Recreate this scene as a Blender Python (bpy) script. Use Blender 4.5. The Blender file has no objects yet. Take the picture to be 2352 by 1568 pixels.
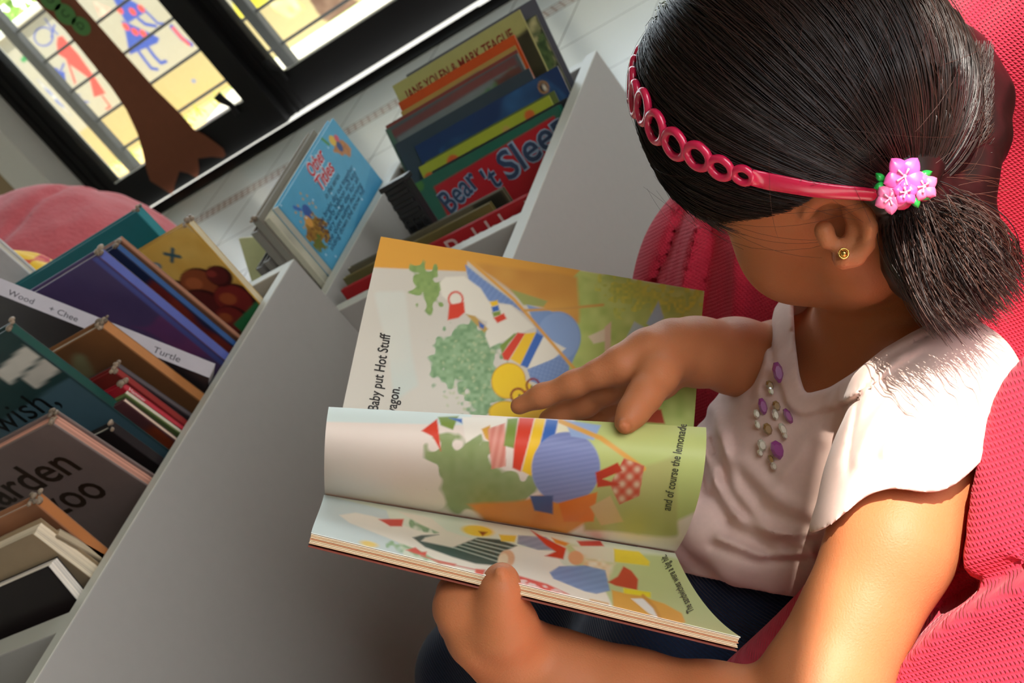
import bpy, bmesh, math, random
import numpy as np
from mathutils import Vector, Matrix
random.seed(7)
rng = np.random.default_rng(7)
SC = bpy.context.scene
COL = SC.collection
# ---------------------------------------------------------------- camera
W_, H_ = 2352, 1568
FPX = 3171.2
R3 = np.array([[0.78171526, 0.228108, -0.58042053],      # rows: camera right, down, forward in world axes
               [-0.34831205, -0.61231543, -0.70975244],
               [-0.51730066, 0.75699178, -0.39920355]])
CAM = np.array([0.0, 0.0, 1.0])
cd = bpy.data.cameras.new('camera')
cam = bpy.data.objects.new('camera', cd)
COL.objects.link(cam)
m = Matrix.Identity(4)
for i in range(3):
    m[i][0] = R3[0][i]; m[i][1] = -R3[1][i]; m[i][2] = -R3[2][i]; m[i][3] = CAM[i]
cam.matrix_world = m
cd.sensor_width = 36.0
cd.lens = FPX / W_ * 36.0
cd.clip_start = 0.02
cd.clip_end = 200
cd.dof.use_dof = True
cd.dof.focus_distance = 0.73
cd.dof.aperture_fstop = 22.0
SC.camera = cam
# ---------------------------------------------------------------- light
vs = SC.view_settings
vs.view_transform = 'Standard'; vs.look = 'None'; vs.gamma = 1.0; vs.use_curve_mapping = False
vs.exposure = 0.40
wd = bpy.data.worlds.new('sky'); SC.world = wd; wd.use_nodes = True
nt = wd.node_tree
sky = nt.nodes.new('ShaderNodeTexSky'); sky.sky_type = 'HOSEK_WILKIE'
sky.turbidity = 5.0; sky.ground_albedo = 0.4
bg = nt.nodes['Background']; bg.inputs['Strength'].default_value = 17.0
SUNV = np.array([0.60, -0.22, 0.78]); SUNV = SUNV / np.linalg.norm(SUNV)
sky.sun_direction = Vector(SUNV)
hs = nt.nodes.new('ShaderNodeHueSaturation'); hs.inputs['Saturation'].default_value = 0.3
nt.links.new(sky.outputs[0], hs.inputs['Color'])
nt.links.new(hs.outputs[0], bg.inputs['Color'])
sl = bpy.data.lights.new('sun', 'SUN'); so = bpy.data.objects.new('sun', sl); COL.objects.link(so)
sl.energy = 8.5; sl.angle = math.radians(0.35); sl.color = (1.0, 0.93, 0.82)
so.location = Vector(SUNV) * 8
so.rotation_euler = Vector(SUNV).to_track_quat('Z', 'Y').to_euler()
# ---------------------------------------------------------------- helpers
def ray(px, py):
    v = np.array([px - W_ / 2, py - H_ / 2, FPX]) / FPX
    return R3.T @ v
def P(px, py, d): return CAM + ray(px, py) * d
def onx(px, py, x): r = ray(px, py); return CAM + r * (x / r[0])
def ony(px, py, y): r = ray(px, py); return CAM + r * (y / r[1])
def onz(px, py, z): r = ray(px, py); return CAM + r * ((z - 1.0) / r[2])
def proj(p):
    q = R3 @ (np.asarray(p, float) - CAM)
    return W_ / 2 + FPX * q[0] / q[2], H_ / 2 + FPX * q[1] / q[2], q[2]
def lin(c):
    if isinstance(c, str):
        c = c.lstrip('#'); c = [int(c[i:i + 2], 16) / 255 for i in (0, 2, 4)]
    return tuple(x / 12.92 if x <= 0.04045 else ((x + 0.055) / 1.055) ** 2.4 for x in c)
def unit(v): v = np.asarray(v, float); return v / max(1e-12, np.linalg.norm(v))

def thing(name, label, cat, loc=(0, 0, 0), group=None):
    o = bpy.data.objects.new(name, None); COL.objects.link(o)
    o.empty_display_size = 0.05
    o.location = Vector(loc); o['label'] = label; o['category'] = cat
    if group: o['group'] = group
    return o
def tag(o, label, cat, group=None, kind=None):
    o['label'] = label; o['category'] = cat
    if group: o['group'] = group
    if kind: o['kind'] = kind
    return o
def mesh_obj(name, V, F, mat, parent=None, cols=None, smooth=False, mats=None, midx=None):
    """V world coordinates; parented meshes keep their world place."""
    me = bpy.data.meshes.new(name)
    V = np.asarray(V, float)
    off = np.zeros(3)
    if parent is not None:
        off = np.array(parent.location)
        if parent.parent is not None: off = off + np.array(parent.parent.location)
        o_loc = (0, 0, 0)
    else:
        off = np.array([(V[:, 0].min() + V[:, 0].max()) / 2, (V[:, 1].min() + V[:, 1].max()) / 2, V[:, 2].min()])
        o_loc = off
    me.from_pydata((V - off).tolist(), [], [list(map(int, f)) for f in F]) if not isinstance(F, np.ndarray) else fast_mesh(me, V - off, F)
    for mm in (mats or [mat]): me.materials.append(mm)
    if midx is not None: me.polygons.foreach_set('material_index', np.asarray(midx, np.int32))
    if cols is not None:
        a = me.color_attributes.new('Col', 'FLOAT_COLOR', 'POINT')
        c4 = np.ones((len(V), 4), np.float32); c4[:, :3] = cols
        a.data.foreach_set('color', c4.ravel())
    if smooth: me.polygons.foreach_set('use_smooth', np.ones(len(me.polygons), bool))
    me.update()
    o = bpy.data.objects.new(name, me); COL.objects.link(o)
    o.location = o_loc
    if parent is not None: o.parent = parent
    return o
def fast_mesh(me, V, F):
    k = F.shape[1]
    me.vertices.add(len(V)); me.vertices.foreach_set('co', V.astype(np.float32).ravel())
    me.loops.add(F.size); me.loops.foreach_set('vertex_index', F.astype(np.int32).ravel())
    me.polygons.add(len(F)); me.polygons.foreach_set('loop_start', np.arange(0, F.size, k, dtype=np.int32))
    me.polygons.foreach_set('loop_total', np.full(len(F), k, np.int32))
    me.update(calc_edges=True)

class MB:
    """mesh collector: verts, faces, colours, material indices"""
    def __init__(s): s.V = []; s.F = []; s.C = []; s.M = []
    def add(s, V, F, col=(1, 1, 1), mi=0):
        n = len(s.V); s.V += [tuple(map(float, v)) for v in V]
        s.F += [[int(i) + n for i in f] for f in F]
        c = np.asarray(col, float)
        s.C += [tuple(c)] * len(V) if c.ndim == 1 else [tuple(x) for x in c]
        s.M += [mi] * len(F)
    def box(s, lo, hi, col=(1, 1, 1), mi=0, frame=None, bev=0.0):
        bm = bmesh.new(); bmesh.ops.create_cube(bm, size=1.0)
        lo = np.array(lo, float); hi = np.array(hi, float)
        for v in bm.verts: v.co = Vector((lo + hi) / 2 + np.array(v.co) * (hi - lo))
        if bev: bmesh.ops.bevel(bm, geom=bm.edges[:], offset=bev, segments=2, affect='EDGES', profile=0.6)
        bm.verts.index_update()
        V = np.array([v.co for v in bm.verts]); F = [[v.index for v in f.verts] for f in bm.faces]; bm.free()
        if frame is not None: V = frame[0] + V @ np.array(frame[1])
        s.add(V, F, col, mi)
    def tube(s, pts, rad, n=8, col=(1, 1, 1), mi=0, cap=True, closed=False):
        pts = [np.asarray(p, float) for p in pts]
        rad = rad if hasattr(rad, '__len__') else [rad] * len(pts)
        V = []; F = []; N = len(pts); prev = None
        for i, p in enumerate(pts):
            if closed: t = pts[(i + 1) % N] - pts[i - 1]
            else: t = pts[min(i + 1, N - 1)] - pts[max(i - 1, 0)]
            t = unit(t)
            a = prev if prev is not None else (np.array([0, 0, 1.]) if abs(t[2]) < .9 else np.array([1., 0, 0]))
            x = unit(a - t * (a @ t)); prev = x; y = np.cross(t, x)
            for k in range(n):
                an = 2 * math.pi * k / n; V.append(p + rad[i] * (math.cos(an) * x + math.sin(an) * y))
        for i in range(N if closed else N - 1):
            j = (i + 1) % N
            for k in range(n): F.append([i * n + k, i * n + (k + 1) % n, j * n + (k + 1) % n, j * n + k])
        if cap and not closed: F.append(list(range(n))[::-1]); F.append([(N - 1) * n + k for k in range(n)])
        s.add(V, F, col, mi)
    def ell(s, c, axes, r, nu=12, nv=8, col=(1, 1, 1), mi=0):
        axes = np.asarray(axes, float); V = []; F = []
        for j in range(nv + 1):
            ph = math.pi * j / nv
            for i in range(nu):
                th = 2 * math.pi * i / nu
                l = np.array([math.sin(ph) * math.cos(th) * r[0], math.sin(ph) * math.sin(th) * r[1], math.cos(ph) * r[2]])
                V.append(np.asarray(c) + l @ axes)
        for j in range(nv):
            for i in range(nu):
                F.append([j * nu + i, (j + 1) * nu + i, (j + 1) * nu + (i + 1) % nu, j * nu + (i + 1) % nu])
        s.add(V, F, col, mi)
    def grid(s, fn, nu, nv, colfn=None, mi=0, flip=False):
        """fn(U,V arrays)->Nx3, colfn->Nx3"""
        uu, vv = np.meshgrid(np.linspace(0, 1, nu), np.linspace(0, 1, nv)); U = uu.ravel(); V_ = vv.ravel()
        X = fn(U, V_); C_ = colfn(U, V_) if colfn is not None else np.ones((len(U), 3))
        F = []
        for j in range(nv - 1):
            for i in range(nu - 1):
                f = [j * nu + i, j * nu + i + 1, (j + 1) * nu + i + 1, (j + 1) * nu + i]
                F.append(f[::-1] if flip else f)
        s.add(X, F, C_, mi)
    def build(s, name, mat, parent=None, smooth=False, mats=None):
        return mesh_obj(name, s.V, s.F, mat, parent, cols=np.array(s.C), smooth=smooth, mats=mats, midx=s.M)

# painting of printed covers and pages: shapes given in (u right, v down) of the sheet
def seg_d(U, V, a, b):
    ax, ay = a; bx, by = b; dx, dy = bx - ax, by - ay
    t = np.clip(((U - ax) * dx + (V - ay) * dy) / (dx * dx + dy * dy + 1e-12), 0, 1)
    return np.hypot(U - ax - t * dx, V - ay - t * dy)
def poly_sd(U, V, pts):
    d = np.full(U.shape, 1e9); ins = np.zeros(U.shape, bool); n = len(pts)
    for i in range(n):
        a = pts[i]; b = pts[(i + 1) % n]
        d = np.minimum(d, seg_d(U, V, a, b))
        c = ((a[1] > V) != (b[1] > V)) & (U < (b[0] - a[0]) * (V - a[1]) / ((b[1] - a[1]) if b[1] != a[1] else 1e-9) + a[0])
        ins ^= c
    return np.where(ins, -d, d)
def vnoise(x, y, z=None, seed=0):
    def h(i, j, k): 
        n = np.sin(i * 127.1 + j * 311.7 + k * 74.7 + seed * 17.3) * 43758.5453
        return n - np.floor(n)
    z = np.zeros_like(x) if z is None else z
    xi, yi, zi = np.floor(x), np.floor(y), np.floor(z); fx, fy, fz = x - xi, y - yi, z - zi
    fx = fx * fx * (3 - 2 * fx); fy = fy * fy * (3 - 2 * fy); fz = fz * fz * (3 - 2 * fz)
    r = 0
    for a in (0, 1):
        for b in (0, 1):
            for c in (0, 1):
                r = r + h(xi + a, yi + b, zi + c) * (fx if a else 1 - fx) * (fy if b else 1 - fy) * (fz if c else 1 - fz)
    return r * 2 - 1
def paint(base, items, U, V, asp=1.0, soft=0.006):
    """asp = height/width, V scaled so distances are isotropic"""
    C_ = np.empty((len(U), 3)); C_[:] = lin(base); Va = V * asp
    for it in items:
        k = it[0]
        if k == 'e':
            _, cx, cy, rx, ry, rot, col = it[:7]
            c, s_ = math.cos(rot), math.sin(rot); x = U - cx; y = Va - cy * asp
            xr = (x * c + y * s_) / rx; yr = (-x * s_ + y * c) / ry
            sd = (np.hypot(xr, yr) - 1) * min(rx, ry)
        elif k == 'p': sd = poly_sd(U, Va, [(a, b * asp) for a, b in it[1]]); col = it[2]
        elif k == 'l':
            sd = np.full(U.shape, 1e9); pts = it[1]
            for i in range(len(pts) - 1): sd = np.minimum(sd, seg_d(U, Va, (pts[i][0], pts[i][1] * asp), (pts[i + 1][0], pts[i + 1][1] * asp)))
            sd = sd - it[2]; col = it[3]
        elif k == 'b':      # blotchy foliage / brushed patch: polygon with rough edge and mottling
            sd = poly_sd(U, Va, [(a, b * asp) for a, b in it[1]]); col = it[2]
            sd = sd + it[4] * vnoise(U * it[5], Va * it[5], seed=3)
            c2 = np.array(lin(it[3])); w = (0.5 + 0.5 * vnoise(U * it[5] * 1.7, Va * it[5] * 1.7, seed=5))[:, None]
            a = np.clip(0.5 - sd / (2 * soft * 2), 0, 1)[:, None]
            C_ = C_ * (1 - a) + a * (np.array(lin(col)) * (1 - w) + c2 * w); continue
        elif k == 'n':      # overall mottling
            w = np.clip(0.5 + 0.5 * vnoise(U * it[2], Va * it[2], seed=it[4]), 0, 1)[:, None] * it[3]
            C_ = C_ * (1 - w) + w * np.array(lin(it[1])); continue
        elif k == 'h':      # hatch lines inside polygon
            sd = poly_sd(U, Va, [(a, b * asp) for a, b in it[1]])
            ph = np.sin((U * math.cos(it[3]) + Va * math.sin(it[3])) * it[4] * 2 * math.pi)
            sd = np.maximum(sd, -(ph - it[5]) * 0.25 / it[4] * 0.3); col = it[2]
        al = it[7] if (k == 'e' and len(it) > 7) else 1.0
        a = (np.clip(0.5 - sd / (2 * soft), 0, 1) * al)[:, None]
        C_ = C_ * (1 - a) + a * np.array(lin(col))
    return C_
_tc = {}
def text_tris(txt, shear=0.0, bold=0.0):
    """triangles of a line of lettering, x from 0, cap height about 1"""
    key = (txt, shear, bold)
    if key in _tc: return _tc[key]
    cu = bpy.data.curves.new('lettering', 'FONT'); cu.body = txt; cu.size = 1.0; cu.shear = shear; cu.offset = bold
    cu.resolution_u = 3
    o = bpy.data.objects.new('lettering', cu); COL.objects.link(o)
    bpy.context.view_layer.update()
    me = o.evaluated_get(bpy.context.evaluated_depsgraph_get()).to_mesh()
    V = np.array([v.co[:2] for v in me.vertices]); me.calc_loop_triangles()
    F = [list(t.vertices) for t in me.loop_triangles]
    o.evaluated_get(bpy.context.evaluated_depsgraph_get()).to_mesh_clear()
    bpy.data.objects.remove(o); bpy.data.curves.remove(cu)
    if len(V) == 0: V = np.zeros((0, 2))
    else: V = V - [V[:, 0].min(), 0]; V = V / 0.70
    _tc[key] = (V, F)
    return _tc[key]
def put_text(mb, surf, txt, u0, v0, size, asp=1.0, ang=0.0, col='#000000', sx=1.0, shear=0.0, bold=0.0, mi=0, lift=0.0004, width=None, clip=True):
    """lettering pressed on a printed surface; size in u units; surf(U,V)->(X,N); u right, v down"""
    V, F = text_tris(txt, shear, bold)
    if not len(V): return
    if width: sx = width / (V[:, 0].max() * size)
    x = V[:, 0] * size * sx; y = -V[:, 1] * size
    c, s_ = math.cos(ang), math.sin(ang)
    U = u0 + x * c - y * s_; Vv = v0 + (x * s_ + y * c) / asp
    ok = (U > .004) & (U < .996) & (Vv > .004) & (Vv < .996) if clip else np.ones(len(U), bool)
    F = [f for f in F if ok[f].all()]
    if not F: return
    X, N = surf(U, Vv)
    mb.add(X + N * lift, F, lin(col), mi)

# ---------------------------------------------------------------- materials
def mat(name, col=None, rough=0.5, spec=0.5, vcol=False, metal=0.0, noise=None, bump=None, sheen=0.0, coat=0.0, sss=0.0, nscale=40):
    mt = bpy.data.materials.new(name); mt.use_nodes = True; t = mt.node_tree; b = t.nodes['Principled BSDF']
    b.inputs['Roughness'].default_value = rough; b.inputs['Specular IOR Level'].default_value = spec
    b.inputs['Metallic'].default_value = metal
    if sheen: b.inputs['Sheen Weight'].default_value = sheen
    if coat: b.inputs['Coat Weight'].default_value = coat; b.inputs['Coat Roughness'].default_value = 0.15
    src = None
    if vcol:
        a = t.nodes.new('ShaderNodeVertexColor'); a.layer_name = 'Col'; src = a.outputs['Color']
    if col is not None: b.inputs['Base Color'].default_value = (*lin(col), 1)
    tc = t.nodes.new('ShaderNodeTexCoord')
    if noise:
        nz = t.nodes.new('ShaderNodeTexNoise'); nz.inputs['Scale'].default_value = nscale; nz.inputs['Detail'].default_value = 4
        t.links.new(tc.outputs['Object'], nz.inputs['Vector'])
        rp = t.nodes.new('ShaderNodeMapRange'); rp.inputs[3].default_value = 1 - noise; rp.inputs[4].default_value = 1 + noise
        t.links.new(nz.outputs['Fac'], rp.inputs[0])
        mx = t.nodes.new('ShaderNodeMix'); mx.data_type = 'RGBA'; mx.blend_type = 'MULTIPLY'; mx.inputs[0].default_value = 1
        if src is not None: t.links.new(src, mx.inputs[6])
        else: mx.inputs[6].default_value = (*lin(col), 1)
        cb = t.nodes.new('ShaderNodeCombineColor')
        for i in range(3): t.links.new(rp.outputs[0], cb.inputs[i])
        t.links.new(cb.outputs[0], mx.inputs[7]); src = mx.outputs[2]
    if src is not None: t.links.new(src, b.inputs['Base Color'])
    if bump:
        bs, bd = bump
        n2 = t.nodes.new('ShaderNodeTexNoise'); n2.inputs['Scale'].default_value = bs; n2.inputs['Detail'].default_value = 3
        t.links.new(tc.outputs['Object'], n2.inputs['Vector'])
        bp = t.nodes.new('ShaderNodeBump'); bp.inputs['Distance'].default_value = bd; bp.inputs['Strength'].default_value = 0.6
        t.links.new(n2.outputs['Fac'], bp.inputs['Height']); t.links.new(bp.outputs[0], b.inputs['Normal'])
    if sss:
        b.inputs['Subsurface Weight'].default_value = sss; b.inputs['Subsurface Radius'].default_value = (0.9, 0.35, 0.2)
        b.inputs['Subsurface Scale'].default_value = 0.006
    return mt
M = {}
M['print'] = mat('printed_cover', vcol=True, rough=0.38, spec=0.45, noise=0.10, nscale=60)
M['paper'] = mat('printed_page', vcol=True, rough=0.45, spec=0.35, noise=0.03, nscale=30)
M['pages'] = mat('page_edges', '#e6dcc6', rough=0.85, spec=0.1, noise=0.25, nscale=220)
M['grey_board'] = mat('grey_laminate', '#a8a49c', rough=0.42, spec=0.4, noise=0.035, nscale=90)
M['lit_edge'] = mat('window_lit_edge', '#c6c4b6', rough=0.4, spec=0.4, noise=0.03)  # board grey made paler: window light on top edges put into the colour
M['black_metal'] = mat('black_powder_coat', '#141312', rough=0.55, spec=0.25, noise=0.1)
M['steel'] = mat('bright_aluminium', '#d8d8d4', rough=0.25, metal=1.0)
M['bar'] = mat('grey_painted_bar', '#5c5a58', rough=0.6, spec=0.3)
M['vc'] = mat('painted_colours', vcol=True, rough=0.6, spec=0.3, noise=0.05)
M['wall'] = mat('white_plaster', '#cfccc0', rough=0.85, spec=0.15, noise=0.03, nscale=12)
M['brown_wall'] = mat('brown_plaster', '#8f7b5c', rough=0.85, spec=0.15, noise=0.04, nscale=20)
# ---------------------------------------------------------------- the room
EAVE_Z, EAVE_X = 3.0, 1.611  # unseen roof edge, placed to cut the sun beam across the girl
RW_X, RW_Z0, RW_Y0, RW_Y1 = 1.75, 0.9, -1.5, 0.25  # opening in the unseen right wall, sized for sun and fill light
def struct(o): o['kind'] = 'structure'; return o
def slab(name, lo, hi, mt, col=(1, 1, 1)):
    b = MB(); b.box(lo, hi, col); return struct(b.build(name, mt))
def tile_mat():
    mt = bpy.data.materials.new('floor_tiles'); mt.use_nodes = True; t = mt.node_tree; b = t.nodes['Principled BSDF']
    N = t.nodes.new; L = t.links.new
    g = N('ShaderNodeNewGeometry'); sp = N('ShaderNodeSeparateXYZ'); L(g.outputs['Position'], sp.inputs[0])
    def mth(op, a, b_=None, c=None):
        n = N('ShaderNodeMath'); n.operation = op
        for i, v in enumerate((a, b_, c)):
            if v is None: continue
            if isinstance(v, (int, float)): n.inputs[i].default_value = v
            else: L(v, n.inputs[i])
        return n.outputs[0]
    def line(v, off, per, w):
        f = mth('FRACT', mth('MULTIPLY', mth('SUBTRACT', v, off), 1 / per))
        d = mth('MULTIPLY', mth('MINIMUM', f, mth('SUBTRACT', 1.0, f)), per)
        return mth('LESS_THAN', d, w)
    X, Y = sp.outputs[0], sp.outputs[1]
    inb = mth('MULTIPLY', mth('GREATER_THAN', Y, 3.665), mth('LESS_THAN', Y, 3.745))
    lx = line(X, -1.22, 0.34, 0.0022); ly = line(Y, 2.98, 0.34, 0.0022)
    yl = mth('MULTIPLY', ly, mth('LESS_THAN', Y, 3.6)); bl = mth('ADD', mth('LESS_THAN', mth('ABSOLUTE', mth('SUBTRACT', Y, 3.663)), 0.002), mth('LESS_THAN', mth('ABSOLUTE', mth('SUBTRACT', Y, 3.747)), 0.002))
    gr = mth('MINIMUM', mth('ADD', mth('ADD', mth('MULTIPLY', lx, mth('SUBTRACT', 1.0, inb)), yl), bl), 1.0)
    u = mth('MULTIPLY', X, 1 / 0.030); v = mth('MULTIPLY', mth('SUBTRACT', Y, 3.665), 1 / 0.0265)
    row = mth('FLOOR', v); us = mth('ADD', u, mth('MULTIPLY', row, 0.5))
    fu = mth('FRACT', us); fv = mth('FRACT', v)
    loz = mth('ADD', mth('ABSOLUTE', mth('SUBTRACT', mth('ADD', fu, mth('MULTIPLY', mth('SUBTRACT', fv, 0.5), 0.5)), 0.5)), mth('MULTIPLY', mth('ABSOLUTE', mth('SUBTRACT', fv, 0.5)), 0.0))
    lz = mth('MULTIPLY', mth('LESS_THAN', loz, 0.38), mth('LESS_THAN', mth('ABSOLUTE', mth('SUBTRACT', fv, 0.5)), 0.30))
    nz = N('ShaderNodeTexNoise'); nz.inputs['Scale'].default_value = 2.2; nz.inputs['Detail'].default_value = 5; L(g.outputs['Position'], nz.inputs['Vector'])
    def mixc(f, a, c):
        n = N('ShaderNodeMix'); n.data_type = 'RGBA'
        L(f, n.inputs[0])
        for i, q in ((6, a), (7, c)):
            if isinstance(q, str): n.inputs[i].default_value = (*lin(q), 1)
            else: L(q, n.inputs[i])
        return n.outputs[2]
    til = mixc(nz.outputs['Fac'], '#e8ece2', '#f4f6f0')
    bor = mixc(lz, '#b49a86', '#efece4')
    c1 = mixc(inb, til, bor); c2 = mixc(gr, c1, '#77736c')
    L(c2, b.inputs['Base Color']); b.inputs['Roughness'].default_value = 0.22; b.inputs['Specular IOR Level'].default_value = 0.5
    return mt
fl = MB(); fl.box((-6, -1.5, -0.12), (RW_X, 4.06, 0.0)); struct(fl.build('floor', tile_mat()))
slab('ceiling', (-6, -1.5, EAVE_Z), (EAVE_X, 4.25, EAVE_Z + 0.05), mat('grey_ceiling', '#8f897e', rough=.9, spec=.1, noise=.03))  # out of view; shaped to bound the sun, toned dark to limit bounce
slab('wall_front', (-6, -1.62, 0), (EAVE_X, -1.5, EAVE_Z), mat('taupe_plaster', '#857c70', rough=.9, spec=.1, noise=.03))  # unseen wall, closed and dark-toned to keep light off the book fronts
slab('wall_left', (-6.1, -1.5, 0), (-5.95, 4.4, EAVE_Z), M['wall'])
slab('trim_1', (-4.20, 4.10, 0), (-4.035, 4.25, EAVE_Z), M['wall'])
slab('wall_back', (-4.46, 4.13, 0), (-4.205, 4.30, EAVE_Z), M['brown_wall'])
slab('trim_2', (-6, 4.06, 2.9), (EAVE_X, 4.25, EAVE_Z), M['wall'])
slab('trim_3', (1.2, 4.10, 0), (RW_X, 4.30, 2.9), M['wall'])
# right-hand wall, unseen: added with an opening sized to shape sun and fill
slab('wall_right', (RW_X, -1.5, 0), (RW_X + .14, 4.4, RW_Z0), mat('warm_plaster', '#a3968a', rough=.9, spec=.1, noise=.03))
slab('trim_9', (EAVE_X, -1.5, RW_Z0), (RW_X + .14, RW_Y0, EAVE_Z), M['wall'])
slab('trim_10', (EAVE_X, RW_Y1, RW_Z0), (RW_X + .14, 4.4, EAVE_Z), M['wall'])
# low black track and its bright edge
b = MB(); b.box((-4.03, 4.06, -0.05), (1.2, 4.198, 0.006)); struct(b.build('baseboard_back', M['black_metal']))
b = MB(); b.box((-4.03, 4.2025, -0.05), (-3.17, 4.2075, 0.0066)); b.box((-2.96, 4.2025, -0.05), (-2.11, 4.2075, 0.0066)); b.box((-3.17, 4.204, -0.05), (-2.96, 4.206, 0.0066))
struct(b.build('trim_4', M['steel']))
GL = bpy.data.materials.new('window_glass'); GL.use_nodes = True; t = GL.node_tree
t.nodes.remove(t.nodes['Principled BSDF'])
tr = t.nodes.new('ShaderNodeBsdfTransparent'); tr.inputs[0].default_value = (0.93, 0.95, 0.93, 1); gs = t.nodes.new('ShaderNodeBsdfGlossy'); gs.inputs['Roughness'].default_value = 0.02
fr = t.nodes.new('ShaderNodeFresnel'); fr.inputs[0].default_value = 1.35; mxs = t.nodes.new('ShaderNodeMixShader')
t.links.new(fr.outputs[0], mxs.inputs[0]); t.links.new(tr.outputs[0], mxs.inputs[1]); t.links.new(gs.outputs[0], mxs.inputs[2]); t.links.new(mxs.outputs[0], t.nodes['Material Output'].inputs[0])
def sliding_door(name, x0, x1, lw, rw, yc, latch_x):
    """black aluminium sliding leaf: stiles, rails, glass, latch"""
    b = MB(); z0, zt, zr = 0.005, 2.88, 0.16; d = 0.022
    b.box((x0, yc - d, z0), (x0 + lw, yc + d, zt), bev=0.003); b.box((x1 - rw, yc - d, z0), (x1, yc + d, zt), bev=0.003)
    b.box((x0 + lw, yc - d * .9, z0), (x1 - rw, yc + d * .9, zr), bev=0.003); b.box((x0 + lw, yc - d * .9, zt - 0.08), (x1 - rw, yc + d * .9, zt), bev=0.003)
    b.box((x0 + lw * .55, yc - d - 0.008, z0), (x0 + lw * .62, yc - d, zt)); b.box((x0 + lw * .2, yc - d - 0.006, z0), (x0 + lw * .3, yc - d, zt))
    o = struct(b.build(name, M['black_metal']))
    g = MB(); g.box((x0 + lw, yc - 0.003, zr), (x1 - rw, yc + 0.003, zt - 0.08)); struct(g.build(name.replace('door', 'window'), GL))
    s = MB(); s.box((x0 + lw, yc - d * .9 - 0.001, zr - 0.001), (x1 - rw, yc + 0.004, zr + 0.004)); so_ = s.build('sill_bead', M['steel'], None)
    so_.name = 'glazing_bead'; 
    mw = so_.location.copy(); so_.parent = o; so_.location = mw - o.location
    l = MB()
    l.tube([(latch_x - .010, yc - .03, zr - 0.03), (latch_x - .006, yc - .032, zr + 0.015), (latch_x - .02, yc - .035, zr + 0.05), (latch_x - .024, yc - .035, zr + 0.075)], [0.012, 0.011, 0.016, 0.017], 10)
    lo_ = l.build('latch', M['black_metal']); mw = lo_.location.copy(); lo_.parent = o; lo_.location = mw - o.location
    return o
sliding_door('door_1', -4.032, -3.045, 0.130, 0.10, 4.25, -3.185)
sliding_door('door_2', -3.060, -1.02, 0.088, 0.13, 4.295, -2.945)
sliding_door('door_3', -1.02, 1.2, 0.12, 0.12, 4.25, .9)
# ---------------------------------------------------------------- outside
def ground_mat():
    mt = mat('outdoor_ground', '#dcd8ce', rough=0.9, spec=0.1, noise=0.06, nscale=6); return mt
slab('trim_5', (-4.05, 4.45, -0.12), (0.5, 5.5, -0.005), ground_mat())
slab('trim_6', (-7.5, 4.45, -0.14), (-4.05, 5.5, -0.012), mat('sandy_soil', '#d9bd84', rough=0.95, spec=0.05, noise=0.2, nscale=14))
slab('trim_7', (-14, 5.62, -0.2), (6, 16, -0.10), mat('far_grass', '#7f9258', rough=0.95, spec=0.05, noise=0.5, nscale=5))
slab('trim_8', (-4.3, 4.28, 0), (ony(278, 411, 4.40)[0], 4.40, 2.6), M['wall'])
# painted garden wall with children's figures
YW = 5.5
def wp(x, y): q = ony(x, y, YW); return (q[0], q[2])
WX0, WX1, WZ1 = -5.12, -1.2, 0.80
def wl(pts): return [((a - WX0) / (WX1 - WX0), 1 - b / WZ1) for a, b in (wp(*p) for p in pts)]
def C1(cx, cy): return wl([(cx, cy)])[0]
BLU, RED, GRN, YEL = '#4a62c4', '#ee5f5a', '#2f9a55', '#e6da2c'
def crop(pts, s=5.6, ox=0, oy=0): return [(x / s + ox, y / s + oy) for x, y in pts]
wi = [('p', [(0, .72), (1, .70), (1, 1), (0, 1)], '#c6b88c'), ('n', '#b8a87c', 14, .25, 2)]
wi += [('p', wl(crop([(1440, -40), (1700, 10), (1875, 115), (1870, 160), (1650, 295), (1600, 260), (1540, 140)])), BLU),
       ('p', wl(crop([(1560, 260), (1650, 295), (1960, 440), (2050, 490), (2030, 550), (1890, 610), (1670, 705), (1655, 640), (1610, 400)])), BLU),
       ('l', wl(crop([(1880, 150), (1960, 230), (2030, 300), (2110, 305)])), .0016, BLU), ('l', wl(crop([(1780, 240), (1870, 310), (2000, 335)])), .0022, BLU),
       ('l', wl(crop([(1790, 670), (1870, 780), (1950, 880), (2020, 890)])), .0022, BLU), ('l', wl(crop([(1900, 610), (1990, 730), (2070, 810), (2130, 790)])), .0024, BLU)]
for cx, cy in ((1705, 150), (1815, 110), (1620, 345), (1735, 410), (1840, 430), (1540, 130)):
    a = C1(cx / 5.6, cy / 5.6); wi.append(('e', a[0], a[1], .0040, .0055, 0, RED))
wi += [('p', wl(crop([(740, 480), (800, 460), (900, 580), (1000, 690), (1210, 980), (1360, 1200), (1210, 1250), (1150, 1010), (900, 830), (980, 1060), (960, 1090), (850, 760), (740, 690), (730, 560)])), RED),
       ('l', wl(crop([(1320, 1240), (1420, 1370), (1370, 1400)])), .0014, RED),
       ('p', wl(crop([(610, 890), (660, 855), (740, 880), (770, 930), (830, 920), (850, 1080), (930, 1210), (1040, 1210), (920, 1250), (860, 1140), (700, 1020), (620, 960)])), BLU),
       ('l', wl(crop([(770, 940), (820, 820)])), .0012, BLU), ('l', wl(crop([(930, 1240), (980, 1320), (1050, 1355)])), .0010, BLU), ('l', wl(crop([(1010, 1230), (1070, 1300), (1140, 1315)])), .0010, BLU),
       ('b', wl(crop([(230, 510), (300, 560), (310, 490), (350, 560), (390, 530), (400, 610), (450, 650), (450, 700), (560, 730), (440, 760), (420, 720), (300, 800), (270, 770), (330, 690)])), GRN, '#3aa860', .001, 60)]
circ = [(560 + 120 * math.cos(a), 470 + 120 * math.sin(a)) for a in np.linspace(0, 6.28, 20)]
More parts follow.
